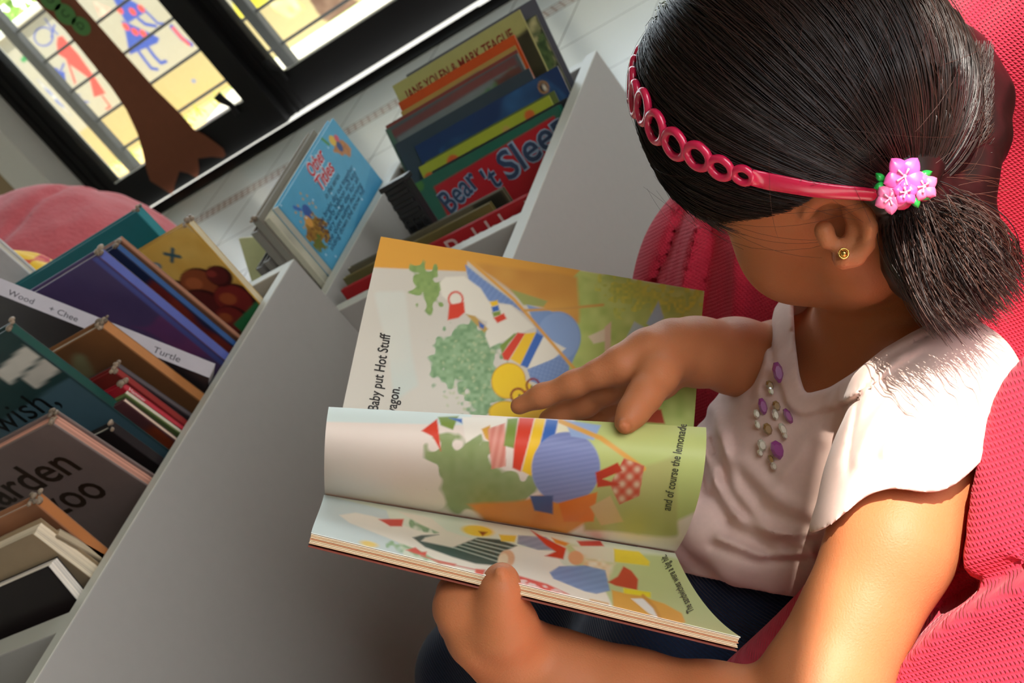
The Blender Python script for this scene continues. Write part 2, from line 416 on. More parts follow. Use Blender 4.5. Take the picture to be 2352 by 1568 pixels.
wi += [('l', wl(crop(circ)), .0010, BLU), ('l', wl(crop([(580, 240), (660, 360), (740, 440)])), .0010, BLU), ('l', wl(crop([(700, 320), (660, 480)])), .0010, BLU),
       ('l', wl(crop([(1160, 180), (1230, 260), (1290, 300)], 2.94)), .0030, BLU), ('l', wl(crop([(1170, 190), (1220, 250), (1275, 300)], 2.94)), .0020, RED),
       ('b', wl(crop([(640, 20), (740, 60), (720, 140), (670, 110)], 2.94)), '#f4a090', '#efdccb', .002, 90),
       ('b', wl(crop([(1560, -60), (1850, -60), (1800, 30), (1640, 130), (1590, 110)], 2.94)), YEL, '#f3ea60', .002, 40),
       ('b', wl(crop([(1830, 20), (1960, 0), (2040, 60), (1920, 120)], 2.94)), '#f3e25a', '#eee6c6', .006, 70),
       ('e', *C1(445, 186), .0035, .003, 0, '#8d9cc8'),
       ('b', wl(crop([(2080, 0), (2240, -60), (2420, 20), (2250, 170), (2180, 120)], 2.94)), '#6b4f42', '#8a6f60', .004, 80),
       ('b', wl(crop([(480, 1020), (560, 1090), (700, 1220), (930, 1500), (860, 1440), (560, 1140)])), '#5d74c4', '#f2f2ee', .001, 120)]
mb = MB()
def wall_xyz(U, V): return np.stack([WX0 + U * (WX1 - WX0), np.full(U.shape, YW), (1 - V) * WZ1], 1)
mb.grid(wall_xyz, 620, 150, lambda U, V: paint('#c2bfb3', wi, U, V, WZ1 / (WX1 - WX0), .0008))
mb.box((WX0, YW + .001, 0), (WX1, YW + 0.11, WZ1), lin('#e2dccb')); mb.box((WX0 - .02, YW - .02, WZ1), (WX1, YW + .13, WZ1 + .03), lin('#f4f2ea'))
wm = mb.build('garden_wall', M['vc']); tag(wm, 'low ivory garden wall painted with blue and red children figures outside the window', 'wall')
# security grille
g = thing('security_grille', 'grey metal bar grille standing outside the sliding glass doors', 'grille', (-3.3, 4.55, 0))
for xp in (-4.055, -3.085, -2.05):
    b = MB(); b.box((xp - .024, 4.535, 0), (xp + .024, 4.575, 2.3), bev=.004); b.build('post', M['bar'], g)
for k in range(9):
    z = 0.047 + .1545 * k; b = MB(); b.tube([(-4.05, 4.55, z), (-2.0, 4.55, z)], .0065, 8); b.build('bar', M['bar'], g)
# hedge plants beyond the wall
def shrub(name, c, r, n, cols, label, leaf=.05):
    mb = MB()
    for i in range(n):
        d = unit(rng.normal(size=3)); p = np.array(c) + d * np.array(r) * (.55 + .5 * rng.random())
        a = unit(rng.normal(size=3)); b_ = unit(np.cross(a, rng.normal(size=3))); s = leaf * (.6 + .8 * rng.random())
        mb.add([p - a * s, p + b_ * s * .35, p + a * s, p - b_ * s * .35], [[0, 1, 2, 3]], lin(cols[int(rng.integers(len(cols)))]))
    mb.tube([(c[0], c[1], -.1), tuple(c)], [.04, .02], 6, lin('#6b5a44'))
    return tag(mb.build(name, M['vc']), label, 'bush')
shrub('leafy_shrub', (-6.6, 7.6, .7), (1.0, .7, .7), 1500, ['#8fae55', '#a9c274', '#6f9340', '#c4cf8e'], 'bright green bush beyond the painted wall at the top left corner', .07)
shrub('leafy_shrub', (-8.6, 8.2, .8), (1.1, .7, .8), 900, ['#8fae55', '#a9c274', '#6f9340', '#e6cfa0'], 'leafy bush left of the bright green one beyond the wall', .07)
gm = MB()
for i in range(60):
    x = -4.9 + .85 * rng.random(); y = 5.45 - .25 * rng.random() ** 2
    hgt = .03 + .06 * rng.random(); a = rng.random() * 6.28; dx, dy = math.cos(a) * .004, math.sin(a) * .004; lx, ly = rng.normal(size=2) * .02
    gm.add([(x - dx, y - dy, -.012), (x + dx, y + dy, -.012), (x + lx, y + ly, hgt)], [[0, 1, 2]], lin('#9fb04a'))
tag(gm.build('grass_tufts', M['vc']), 'thin green grass along the foot of the painted wall', 'grass', kind='stuff')
# brown paper tree trunk stuck on the glass, with a leafy green caterpillar strip
YT = 4.222
tp = [(40, -50), (80, 0), (215, 150), (290, 250), (330, 350), (345, 415), (395, 447), (401, 432), (412, 395), (452, 409), (456, 372), (512, 362), (517, 352), (495, 328), (440, 290), (400, 250), (330, 220), (250, 110), (175, 0), (140, -50)]
tp = [(40, -50), (80, 0), (150, 70), (215, 150), (255, 200), (290, 252), (315, 305), (328, 350), (335, 385), (345, 415), (372, 432), (395, 447), (401, 425), (412, 393), (432, 398), (453, 409), (457, 388), (454, 364), (485, 360), (512, 362), (518, 356), (512, 342), (495, 328), (470, 310), (445, 297), (415, 262), (385, 232), (355, 203), (322, 165), (290, 130), (250, 85), (215, 45), (175, 0), (140, -45)]
def sheet(pts2, y0, th, name, mt, parent=None, col=(1, 1, 1)):
    V = [ony(a, b_, y0) for a, b_ in pts2]; n = len(V); V2 = [v + np.array([0, th, 0]) for v in V]
    mb = MB(); mb.add(V + V2, [list(range(n)), list(range(n, 2 * n))[::-1]] + [[i, (i + 1) % n, n + (i + 1) % n, n + i] for i in range(n)], col)
    o = mb.build(name, mt, parent)
    bm = bmesh.new(); bm.from_mesh(o.data); bmesh.ops.recalc_face_normals(bm, faces=bm.faces); bmesh.ops.triangulate(bm, faces=[f for f in bm.faces if len(f.verts) > 4]); bm.to_mesh(o.data); bm.free()
    return o
kraft = mat('brown_paper', '#86543f', rough=0.9, spec=0.05, noise=0.08, nscale=30)
trunk = sheet(tp, YT, .0015, 'paper_tree_trunk', kraft)
tag(trunk, 'brown paper tree trunk with pointed roots stuck on the left glass door', 'paper tree')
green = mat('green_card', '#5c8f4e', rough=0.9, spec=0.05, noise=0.06)
cat_ = thing('paper_caterpillar', 'green paper strip of three joined lettered discs on the brown paper trunk', 'paper cut-out', ony(150, 32, YT - .004))
mb = MB()
for (cx, cy, r, ch) in ((115, 0, 26, 'G'), (150, 33, 26, 'C'), (186, 60, 23, 'D')):
    c = ony(cx, cy, YT - .003); rr = r / FPX * proj(c)[2] * 1.0
    V = [c + np.array([math.cos(a) * rr, 0, math.sin(a) * rr * 1.05]) for a in np.linspace(0, 2 * math.pi, 24, endpoint=False)]
    mb.add(V + [v + np.array([0, .0012, 0]) for v in V], [list(range(24)), list(range(24, 48))[::-1]] + [[i, (i + 1) % 24, 24 + (i + 1) % 24, 24 + i] for i in range(24)], lin('#5c8f4e'))
    put_text(mb, lambda U, V, c=c: (np.stack([c[0] + U, np.full(U.shape, c[1]), c[2] - V], 1), np.array([[0, -1., 0]])), ch, -.012, .012, .030, col='#23331f', lift=.001, clip=False)
mb.build('disc_strip', M['vc'], cat_)
# ---------------------------------------------------------------- book bins
ZR, ZF = 0.50, 0.362
def panel(name, lo, hi, par, mt=None):
    b = MB(); b.box(lo, hi, bev=.0012)
    o = b.build(name, mt or M['grey_board'], par); return o
def edge_strip(lo, hi, par):
    b = MB(); b.box(lo, hi); return b.build('lit_top_edge', M['lit_edge'], par)
S1 = 0.84                    # the near bin stands closer to the camera and taller than the far one
def k1(v): return (v[0] * S1, v[1] * S1, 0.0 if v[2] == 0 else 1 + (v[2] - 1) * S1)
ZF1 = 1 + (ZF - 1) * S1
def panel1(name, lo, hi, edge=False):
    o = panel(name, k1(lo), k1(hi), u1)
    if edge: edge_strip(tuple(np.array(k1((lo[0], lo[1], hi[2] - .001))) + [.0004, .0004, 0]), tuple(np.array(k1((hi[0], hi[1], hi[2] + .0007))) - [.0004, .0004, 0]), o)
    return o
u1 = thing('book_bin', 'long grey laminate browser bin full of hardback books, nearest the camera', 'book bin', (-1.30, .80, 0), 'grey browser bins')
panel1('side_panel', (-1.186, .30, 0), (-1.168, 1.428, ZR), True)
panel1('side_panel', (-1.96, .30, 0), (-1.942, 1.428, ZR), True)
panel1('back_panel', (-1.942, 1.410, 0), (-1.186, 1.428, ZR), True)
panel1('divider', (-1.942, .775, .1), (-1.186, .803, ZR - .002), True)
panel1('divider', (-1.568, .803, .1), (-1.552, 1.41, ZR - .10))
panel1('bottom_panel', (-1.942, .318, ZF - .018), (-1.186, 1.41, ZF))
panel1('front_panel', (-1.942, .30, 0), (-1.186, .318, ZR), True)
u2 = thing('book_bin', 'grey laminate browser bin by the white tile floor, holding thin picture books', 'book bin', (-.86, 1.2, 0), 'grey browser bins')
for x0, x1, y0 in ((-.712, -.694, 1.04), (-1.046, -1.028, 1.203)):
    p_ = panel('side_panel', (x0, y0, 0), (x1, 1.578, ZR), u2); edge_strip((x0 + .0005, y0, ZR - .001), (x1 - .0005, 1.578, ZR + .0006), p_)
pb = panel('back_panel', (-1.028, 1.560, 0), (-.712, 1.578, ZR - .004), u2); edge_strip((-1.028, 1.5605, ZR - .005), (-.712, 1.5775, ZR - .0034), pb)
pd = panel('front_panel', (-1.028, 1.200, 0), (-.712, 1.218, ZR - .003), u2); edge_strip((-1.028, 1.2005, ZR - .004), (-.712, 1.2175, ZR - .0024), pd)
panel('bottom_panel', (-1.028, 1.218, ZF - .018), (-.712, 1.56, ZF), u2)
u3 = thing('book_bin', 'low grey bin behind the near one, holding the blue series book and grey board books', 'book bin', (-1.3, 1.4, 0), 'grey browser bins')
panel('bottom_panel', (-1.55, 1.258, ZF - .018), (-1.0465, 1.56, ZF), u3); panel('front_panel', (-1.55, 1.24, 0), (-1.0465, 1.258, .44), u3); panel('back_panel', (-1.55, 1.56, 0), (-1.0465, 1.578, .45), u3); panel('side_panel', (-1.568, 1.24, 0), (-1.55, 1.578, .45), u3)

# ---------------------------------------------------------------- books
def book(label, TL, ux, dn, w, h, t, kind='hard', base='#888888', spine_col=None, items=(), texts=(), right='fore', worn=None, group=None, res=(64, 84), name='book', pagecol='#e6dcc6', cat='book', board=.0026, band=None, corner=.004):
    """TL: top left front corner; ux along the top, dn down the cover; front faces dn x ux"""
    ux = unit(ux); dn = unit(dn - ux * (dn @ ux)); n = np.cross(dn, ux)
    T = np.asarray(TL, float)
    def at(u, v, d): return T + ux * u + dn * v - n * d
    root = thing(name, label, cat, at(w / 2, h, t / 2), group)
    bt = board if kind == 'hard' else .0007
    ov = .003 if kind == 'hard' else .0
    fr = (T, np.stack([ux, dn, -n]))
    mb = MB(); sc_ = lin(spine_col or base); bc = lin(base)
    mb.box((0, 0, .0002), (w, h, bt), bc, frame=fr, bev=min(bt * .35, .0009))
    mb.box((0, 0, t - bt), (w, h, t - .0002), bc, frame=fr, bev=min(bt * .35, .0009))
    sx = (0, bt) if right == 'fore' else (w - bt, w)
    if t > 2.2 * bt: mb.box((sx[0], 0.0002, bt * .6), (sx[1], h, t - bt * .6), sc_, frame=fr)
    asp = h / w
    def surf(U, V): return T + np.outer(U * w, ux) + np.outer(V * h, dn) + n * .0002, n[None, :]
    def face(U, V):
        return surf(U * (1 - 2 * .001 / w) + .001 / w, V * (1 - .002 / h) + .001 / h)[0]
    mb.grid(face, res[0], res[1], lambda U, V: paint(base, items, U, V, asp, .5 / res[0]))
    for tx in texts: put_text(mb, surf, *tx[:4], asp=asp, **(tx[4] if len(tx) > 4 else {}))
    if band:      # lettering or colour along the right edge (spine side)
        for tx in band:
            def sp(U, V): return T + ux * (w + .0003) + np.outer(V * h, dn) - np.outer(U * t, n), ux[None, :]
            put_text(mb, sp, *tx[:4], asp=h / t, **tx[4])
    if worn:
        for (cu, cv) in worn:
            for k in range(5):
                q = at(cu * w + rng.normal() * .002, cv * h + rng.normal() * .0015, t * (k + .5) / 5)
                mb.ell(q, np.eye(3), np.array([.0030, .0034, .0022]) * (.6 + .7 * rng.random()), 7, 5, np.array(lin('#8f7c68')) * (.45 + .8 * rng.random()))
    mb.build('cover', M['print'], root)
    if t > 2.2 * bt:
        pg = MB(); a, b_ = (bt, w - ov) if right == 'fore' else (ov, w - bt)
        k = max(2, min(9, int((t - 2 * bt) / .0016)))
        for i in range(k):
            d0 = bt + (t - 2 * bt) * i / k; d1 = bt + (t - 2 * bt) * (i + .93) / k
            e = rng.random() * .0012
            cc = np.array(lin(pagecol)) * (.72 + .36 * rng.random())
            pg.box((a + (e if right != 'fore' else 0), ov + e, d0), (b_ - (e if right == 'fore' else 0), h - ov, d1), cc, frame=fr)
        pg.build('page_block', M['vc'], root)
    return root
X1 = -1.196 * S1
def b1(label, A, B, w, t, x=None, dnv=None, **k):
    x = X1 if x is None else x * S1; w *= S1; t *= S1
    a = onx(*A, x); b_ = onx(*B, x)
    dn = dnv if dnv is not None else np.array([0, b_[1] - a[1], b_[2] - a[2]])
    dn = unit(dn); h = (a[2] - ZF1 - .001) / -dn[2]
    return book(label, a - np.array([w, 0, 0]), np.array([1., 0, 0]), dn, w, h, t, group='hardbacks in the near bin', **k)
flower = []
b1('dark teal hardback with frayed corner, standing rearmost in the near bin', (312, 486), (365, 545), .30, .016, x=-1.268, dnv=np.array([0, .03, -1.]), base='#1f6f76', items=[('n', '#15525c', 4, .5, 1)], worn=[(1, 0)], right='spine', spine_col='#2a7f88', texts=[('.', .66, .12, .02)])
berry = [('p', [(0, 0), (1, 0), (1, .13), (0, .13)], '#cdbf9a'), ('b', [(.40, .0), (1, 0), (1, .35), (.40, .3)], '#d8a94c', '#e2bd63', .02, 9),
         ('e', .55, .12, .030, .022, .5, '#c23a3a'), ('e', .55, .12, .014, .010, .5, '#d9c8a0'), ('e', .66, .10, .030, .022, .5, '#3e6d8c'), ('e', .66, .10, .014, .010, .5, '#d9c8a0'), ('l', [(.76, .07), (.82, .12)], .010, '#2d5a66'), ('l', [(.82, .07), (.76, .12)], .010, '#2d5a66')]
for i, (a, b_, r) in enumerate(((.62, .30, .13), (.80, .30, .12), (.70, .42, .15), (.90, .45, .12), (.55, .42, .10), (.93, .30, .07), (.80, .53, .10))):
    berry += [('e', a, b_, r, r * .9, .4, '#3a1718'), ('e', a - .01, b_ - .01, r * .86, r * .78, .4, ['#7c2a26', '#8e4a2c', '#5c2422'][i % 3]), ('e', a - .03, b_ - .03, r * .4, r * .3, .4, ['#a2502f', '#b0613a', '#8a3830'][i % 3])]
berry += [('p', [(0, .64), (1, .60), (1, 1), (0, 1)], '#6b5330'), ('p', [(.78, .55), (1, .50), (1, .64), (.8, .66)], '#2f7a4a'), ('p', [(0, .70), (1, .74), (1, 1), (0, 1)], '#4c3c26')]
b1('yellow board book with dark red berries on its cover and scuffed top corner', (430, 511), (590, 690), .27, .013, base='#c99d48', items=berry, right='spine', spine_col='#d9c9a4', worn=[(1, 0), (.97, .0)], res=(110, 120))
b1('thin tan-edged hardback between the berry book and the navy book', (275, 551), (540, 771), .27, .008, base='#8a5c44', spine_col='#a8735a', right='spine', items=[('n', '#5e3b2e', 6, .5, 1)])
b1('navy blue hardback with an orange patch, just behind the purple night book', (264, 568), (529, 790), .27, .011, base='#26304f', spine_col='#31558a', right='spine', items=[('b', [(.72, .25), (1, .2), (1, .6), (.8, .6)], '#a0402a', '#7c2a26', .04, 9), ('n', '#141a2e', 5, .3, 4)], worn=[(1, 0)])
night = [('n', '#7a5a80', 3.2, .75, 1), ('n', '#2c2c52', 5, .3, 7), ('b', [(.80, .30), (1.0, .34), (1.0, .62), (.86, .55)], '#8e4a74', '#6c4372', .05, 7), ('p', [(.97, 0), (1, 0), (1, 1), (.97, 1)], '#5a63a8')]
for i in range(26): night.append(('e', rng.random(), rng.random() * .9, .006 + .008 * rng.random(), .006 + .008 * rng.random(), 0, '#b07a9a', .75))
night += [('b', [(.55, .27), (.66, .29), (.72, .36), (.62, .36)], '#8a5a2a', '#5e3a28', .01, 20), ('l', [(.30, .28), (.45, .36), (.60, .37)], .004, '#2a2440'), ('l', [(.42, .44), (.60, .41)], .004, '#2a2440')]
b1('purple starry night hardback with a small perched bird', (222, 586), (513, 826), .29, .016, base='#54466e', spine_col='#5a63a8', right='spine', items=night, worn=[(1, 0)], res=(110, 110))
b1('dark green hardback with white price stickers and black lettering wish', (18, 757), (180, 872), .27, .014, x=-1.215, dnv=np.array([0, .17, -1.]), base='#27403f', spine_col='#1d4a41', right='spine', worn=[(1, 0)], res=(90, 90),
   items=[('p', [(.0, .28), (1, .24), (1, 1), (0, 1)], '#4a6670'), ('p', [(.72, .10), (.99, .07), (.99, .13), (.72, .16)], '#d8d2c4'), ('p', [(.80, .16), (1.0, .14), (1.0, .20), (.80, .22)], '#cfc8ba')], texts=[('wish,', .40, .31, .13, dict(col='#0c0f10', width=.42))])
b1('scuffed orange-brown hardback with a cream back board', (230, 750), (449, 915), .26, .016, base='#8a5a34', spine_col='#c07f4a', right='spine', worn=[(1, 0), (.97, 0)], items=[('n', '#5a3c2c', 4, .7, 2), ('b', [(.2, .05), (.75, .08), (.6, .4), (.2, .3)], '#8f8a62', '#6c5a3c', .04, 8)])
b1('thin charcoal hardback next to the dark red book', (267, 843), (425, 951), .25, .008, base='#3c3436', spine_col='#5c5254', right='spine', worn=[(1, 0)])
b1('dark red cloth hardback behind the bright red one', (258, 852), (415, 971), .25, .010, base='#7a1f1f', spine_col='#96302c', right='spine', worn=[(1, 0)], items=[('n', '#4a3a24', 5, .5, 3)])
b1('bright red hardback with white lettering along its spine', (276, 887), (400, 978), .25, .009, base='#a81f2c', spine_col='#c43a46', right='spine', worn=[(1, 0)], band=[('Hammer', .2, .05, .55, dict(ang=math.pi / 2, col='#e8c8c4'))])
b1('cream-spined hardback with a green leafy cover', (288, 906), (400, 986), .25, .008, base='#6f7c4a', spine_col='#d8cbb4', right='spine', items=[('n', '#41592c', 9, .7, 1), ('b', [(.3, .1), (.8, .02), (.8, .2), (.4, .3)], '#b8b4b0', '#5e7c3a', .03, 12)])
b1('thin hardback with a pale pink spine edge and dark sunset cover', (284, 923), (392, 1005), .25, .007, base='#5a3638', spine_col='#e0c4ac', right='spine', items=[('n', '#33201f', 4, .6, 2), ('b', [(.5, .2), (1, .25), (1, .5), (.6, .5)], '#8a3a1c', '#5c2a1c', .04, 7)])
b1('slim black hardback with a torn corner behind the lettered grey book', (250, 986), (355, 1062), .24, .014, base='#1c1718', spine_col='#241c1d', right='spine', worn=[(1, 0)], items=[('n', '#2c2420', 5, .5, 2)])
b1('large grey-brown hardback lettered garden zoo with frayed pink-edged pages', (116, 971), (327, 1109), .27, .020, base='#7d6c66', spine_col='#d6b7a0', right='fore', pagecol='#e2a68e', worn=[(1, 0), (.98, .0)], res=(80, 80),
   items=[('n', '#6a5a54', 4, .4, 3)], texts=[('garden', .20, .27, .165, dict(col='#2a1c12', bold=.012, width=.66)), ('zoo', .46, .45, .165, dict(col='#2a1c12', bold=.012, width=.36))])
b1('worn orange hardback tilted low in front of the grey lettered book', (78, 1154), (222, 1274), .26, .016, base='#a06a48', spine_col='#b5713f', right='spine', worn=[(1, 0), (.97, 0)], items=[('n', '#4c3226', 5, .6, 2)])
b1('pale thick book showing a plain cream corner', (132, 1231), (218, 1279), .20, .010, base='#9c8a70', spine_col='#bdaa8c', right='spine')
b1('thick book with a cream block of page edges near the divider', (74, 1226), (204, 1325), .24, .022, base='#a08a6c', right='fore', pagecol='#f0dfc0', board=.001)
b1('black paperback with white page edges, frontmost in the near bin', (110, 1300), (167, 1368), .24, .017, base='#1a1414', right='fore', pagecol='#f2e8d8', kind='soft', items=[('n', '#241a1a', 4, .5, 2)])
# grey picture book lying aslant across the bin, spine up
A = ony(-40, 662, 1.146 * S1); C_ = ony(480, 868, 1.158 * S1)
ax = unit(C_ - A); Ln = np.linalg.norm(C_ - A)
dnv = unit(np.array([.0, .25, -1.0])); dnv = unit(dnv - ax * (dnv @ ax))
bs = book('slanting pale grey picture book lying spine up across the near bin', A, ax, dnv, Ln, .12, .017, base='#4a4046', spine_col='#b8b0b4', right='spine', group='hardbacks in the near bin', items=[('n', '#332c33', 4, .5, 1)], kind='hard')
nrm = np.cross(dnv, ax)
mb = MB(); Tt = A - dnv * .0006
def sps(U, V): return Tt + np.outer(U * Ln, ax) - np.outer((1 - V) * .017, nrm), -dnv[None, :]
mb.grid(lambda U, V: sps(U, V)[0], 20, 5, lambda U, V: paint('#b9b2b6', [], U, V), flip=False)
put_text(mb, sps, 'Wood', .10, .80, .030, asp=.020 / Ln, col='#3a3438', lift=.0005)
put_text(mb, sps, '+ Chee', .28, .80, .030, asp=.020 / Ln, col='#3a3438', lift=.0005)
put_text(mb, sps, 'Turtle', .74, .80, .034, asp=.020 / Ln, col='#3a3438', lift=.0005)
mb.build('spine_band', M['print'], bs)
# left compartment: floral bag and white book
q = ony(60, 625, 1.55 * S1)
fb = MB()
fcol = np.array([0, 0, 0])
def blob(c, r, fn, nu=40, nv=26, colfn=None, sq=1.0):
    U, V = np.meshgrid(np.linspace(0, 2 * math.pi, nu, endpoint=False), np.linspace(0, math.pi, nv)); u = U.ravel(); v = V.ravel()
    d = np.stack([np.sin(v) * np.cos(u), np.sin(v) * np.sin(u), np.cos(v)], 1)
    d2 = np.sign(d) * np.abs(d) ** sq
    X = np.asarray(c) + d2 * np.asarray(r) * (1 + fn(d))[:, None]
    F = [[j * nu + i, (j + 1) * nu + i, (j + 1) * nu + (i + 1) % nu, j * nu + (i + 1) % nu] for j in range(nv - 1) for i in range(nu)]
    return X, F, d
Xb, Fb, db = blob((q[0] - .03, 1.27 , q[2] - .045), (.095, .055, .095), lambda d: .06 * vnoise(d[:, 0] * 3, d[:, 1] * 3, d[:, 2] * 3, 2), 110, 80, sq=.8)
w1 = vnoise(Xb[:, 0] * 55, Xb[:, 1] * 55, Xb[:, 2] * 55, 1); w2 = vnoise(Xb[:, 0] * 60 + 9, Xb[:, 1] * 60, Xb[:, 2] * 60, 4)
cc = np.where((w1 > .22)[:, None], np.where((w2 > .1)[:, None], np.array(lin('#c4283a')), np.array(lin('#d8552a'))), np.array(lin('#eebb1e')))
fb.add(Xb, Fb, cc); fbo = fb.build('floral_bag', M['vc'], smooth=True)
tag(fbo, 'yellow cloth bag with red flowers bulging behind the teal book at the left edge', 'cloth bag')
book('white covered book at the left edge beside the floral bag', ony(-150, 640, 1.44 * S1 - .04), np.array([1., 0, 0]), np.array([0, .1, -1.]), .12, .14, .012, base='#cfc9c6', group='hardbacks in the near bin')
# yellow picture book in the rear pocket
a = ony(548, 548, 1.50)
tl = ony(380, 660, 1.49)
book('pale yellow picture book with dark swirly lettering behind the corner of the near bin', a, unit(np.array([1, -.12, -.33])), unit(np.array([-.22, -.28, -1.])), .20, .17, .006, base='#d6dba8', res=(80, 80),
     items=[('n', '#c8d29a', 5, .4, 1), ('e', .40, .95, .52, .50, 0, '#e8b948'), ('e', .40, .97, .50, .50, 0, '#ecc44e')], texts=[("my's", .50, .60, .16, dict(col='#4a3a5e', ang=-.5))], kind='soft')
# blue series book and grey board books standing in the gap
TR = onx(765, 270, -1.052); TLb = onx(640, 473, -1.052); BR = onx(868, 440, -1.052)
ux = unit(TR - TLb); dn = unit(np.array([-.035, -.01, -1.])); wB = np.linalg.norm(TR - TLb); hB = (TLb[2] - ZF - .002) / -dn[2]
Z = .47                      # share of the cover that stands above the rim
def zv(it):
    if it[0] in ('p', 'b'): return (it[0], [(a_, c_ * Z) for a_, c_ in it[1]]) + tuple(it[2:])
    if it[0] == 'l': return ('l', [(a_, c_ * Z) for a_, c_ in it[1]]) + tuple(it[2:])
    if it[0] == 'e': return ('e', it[1], it[2] * Z) + tuple(it[3:])
    return it
conf = [('n', '#3f8fb4', 3, .7, 2), ('p', [(0, 1.1), (1, .75), (1, 2.1), (0, 2.1)], '#3d8db4'), ('n', '#66b0cc', 6, .35, 5),
        ('b', [(.02, .45), (.12, .36), (.22, .42), (.25, .55), (.18, .72), (.06, .70), (.0, .6)], '#7a4a26', '#b08a34', .03, 40), ('b', [(.0, .55), (.12, .60), (.10, .74), (.0, .70)], '#5f7a34', '#7a6a30', .02, 40),
        ('e', .17, .32, .040, .045, .3, '#3c5c9c'), ('e', .12, .40, .030, .04, 0, '#d89a4a'), ('l', [(.10, .16), (.13, .24)], .012, '#3a6ab4'),
        ('b', [(.78, .22), (.86, .16), (.93, .26), (.96, .42), (.88, .44), (.82, .34)], '#b07040', '#c88a50', .012, 40), ('e', .84, .14, .035, .035, 0, '#e0b848'), ('e', .89, .17, .025, .025, 0, '#d05a6a'), ('l', [(.76, -.0), (.78, .12)], .012, '#4a8a3c'), ('e', .86, .26, .028, .035, .3, '#2f4a80')]
for i in range(16): conf.append(('e', .04 + .26 * rng.random(), .10 + .32 * rng.random(), .008, .008, 0, '#c99a50'))
for i in range(12): conf.append(('e', rng.random(), 1.0 * rng.random(), .006, .006, 0, '#cfe6ee'))
conf = [zv(i_) for i_ in conf]
tx = []
for c_, b_, l_ in (('#d6e6ee', .075, .0003), ('#c8202c', .02, .0007)):
    tx += [('Other', .43, .083, .080, dict(col=c_, bold=b_, shear=.25, width=.24, lift=l_)), ('Titles', .415, .168, .080, dict(col=c_, bold=b_, shear=.25, width=.25, lift=l_))]
tx.append(('in the series', .40, .218, .036, dict(col='#1c2c44', shear=.3, width=.26)))
for i in range(5): tx.append((['one bright day out together', 'the party balloon and kite', 'a very windy day for all', 'one quiet sunny morning', 'sliding down the snow hill'][i], .17 - .015 * i, .265 + .033 * i, .034, dict(col='#163a5c', shear=.2, width=.66)))
ob = book('sky blue book with red Other Titles lettering leaning in the gap between the two bins', TLb, ux, dn, wB, hB, .012, base='#5aa6c6', items=conf, texts=tx, res=(150, 150), spine_col='#cfcabc', group='board books in the gap')
nB = np.cross(dn, ux)
tops = [(.013, .010, -.004, '#d8d2b8'), (.024, .012, .004, '#8a8274'), (.037, .012, -.010, '#7e776c'), (.052, .011, -.05, '#6f6a62'), (.065, .011, -.052, '#66615a')]
for i, (d, t_, dz, c_) in enumerate(tops):
    p0 = TLb - nB * d + np.array([0, -.012 - .003 * i, dz]); hh = (p0[2] - ZF - .002) / -dn[2]
    book(['cream-edged board book directly behind the blue series book', 'grey-spined board book with a picture strip, second behind the blue book', 'grey-spined board book, third behind the blue book', 'shorter grey board book, fourth behind the blue book', 'shorter grey board book furthest behind the blue book'][i],
         p0, ux, dn, wB * [.98, .99, 1, .9, .9][i], hh, t_, base=c_, spine_col=['#c9c2a8', '#8b8477', '#857d72', '#7b746a', '#6d675f'][i], items=[('n', '#3c3a38', 6, .4, i)], group='board books in the gap', board=.0018, pagecol='#b8b09c', worn=[(0, 0)] if i == 1 else None)

# far bin: thin picture books leaning back
def b2(label, TLp, TRp, Y0, t, lean=25, xr=None, zfix=None, **k):
    la = math.radians(lean); tn = math.tan(la)
    if k.get('kind') == 'soft': t *= .68
    def hit(p):
        r = ray(*p)       # plane y = Y0 + (z-.5) tan
        s_ = (Y0 + (1.0 - .5) * tn) / (r[1] - r[2] * tn); return CAM + r * s_
    a = hit(TLp); b_ = hit(TRp)
    z = (a[2] + b_[2]) / 2; y = Y0 + (z - .5) * tn
    x0, x1 = a[0], b_[0]
    if xr is not None: x1 = min(x1, xr)
    x0 = max(x0, -1.026)
    dn = np.array([0, -math.sin(la), -math.cos(la)]); h = (z - ZF - .001 - t * math.sin(la)) / math.cos(la)
    return book(label, (x0, y, z), np.array([1., 0, 0]), dn, x1 - x0, h, t, group='picture books in the far bin', **k)
XR = -.7135
b2('tall slate grey book standing rearmost in the far bin', (930, 168), (1229, 0), 1.516, .0035, xr=XR, base='#55575e', kind='soft')
leafy = [('n', '#20301f', 5, .8, 1), ('b', [(.78, .03), (1, .0), (1, .55), (.80, .5)], '#c0b982', '#3b5230', .05, 14), ('b', [(.8, .1), (1, .12), (1, .25), (.82, .3)], '#2d4428', '#5a7040', .05, 22), ('p', [(.82, .42), (.92, .38), (.90, .47), (.84, .48)], '#7a2c30')]
b2('dark green forest picture book peeking out right of the author-lettered one', (1010, 168), (1229, 31), 1.5115, .004, xr=XR, base='#2e3a26', items=leafy, kind='soft', res=(80, 90))
jane = [('n', '#9c9a5c', 5, .4, 1), ('b', [(.86, .12), (1.0, .10), (1.0, 1), (.93, 1), (.90, .3)], '#2c2a1c', '#3c3a26', .02, 9), ('b', [(.15, .22), (.45, .16), (.5, .3), (.2, .4)], '#2f5a3a', '#5a7a42', .03, 14), ('b', [(.5, .14), (.85, .08), (.85, .22), (.5, .26)], '#3a5a38', '#b0aa62', .04, 16)]
b2('olive yellow picture book with red author lettering across its top', (900, 197), (1193, 23), 1.5072, .004, xr=XR, base='#a8a564', items=jane, texts=[('JANE YOLEN & MARK TEAGUE', .06, .105, .062, dict(col='#7a2c1e', bold=.02, width=.84))], kind='soft', res=(90, 90))
b2('bright orange picture book with small dark lettering', (914, 237), (1180, 79), 1.5030, .004, xr=XR, base='#c2501e', items=[('n', '#b04a1e', 4, .4, 2)], texts=[('a firefly lamp', .06, .10, .05, dict(col='#4a1f10'))], kind='soft')
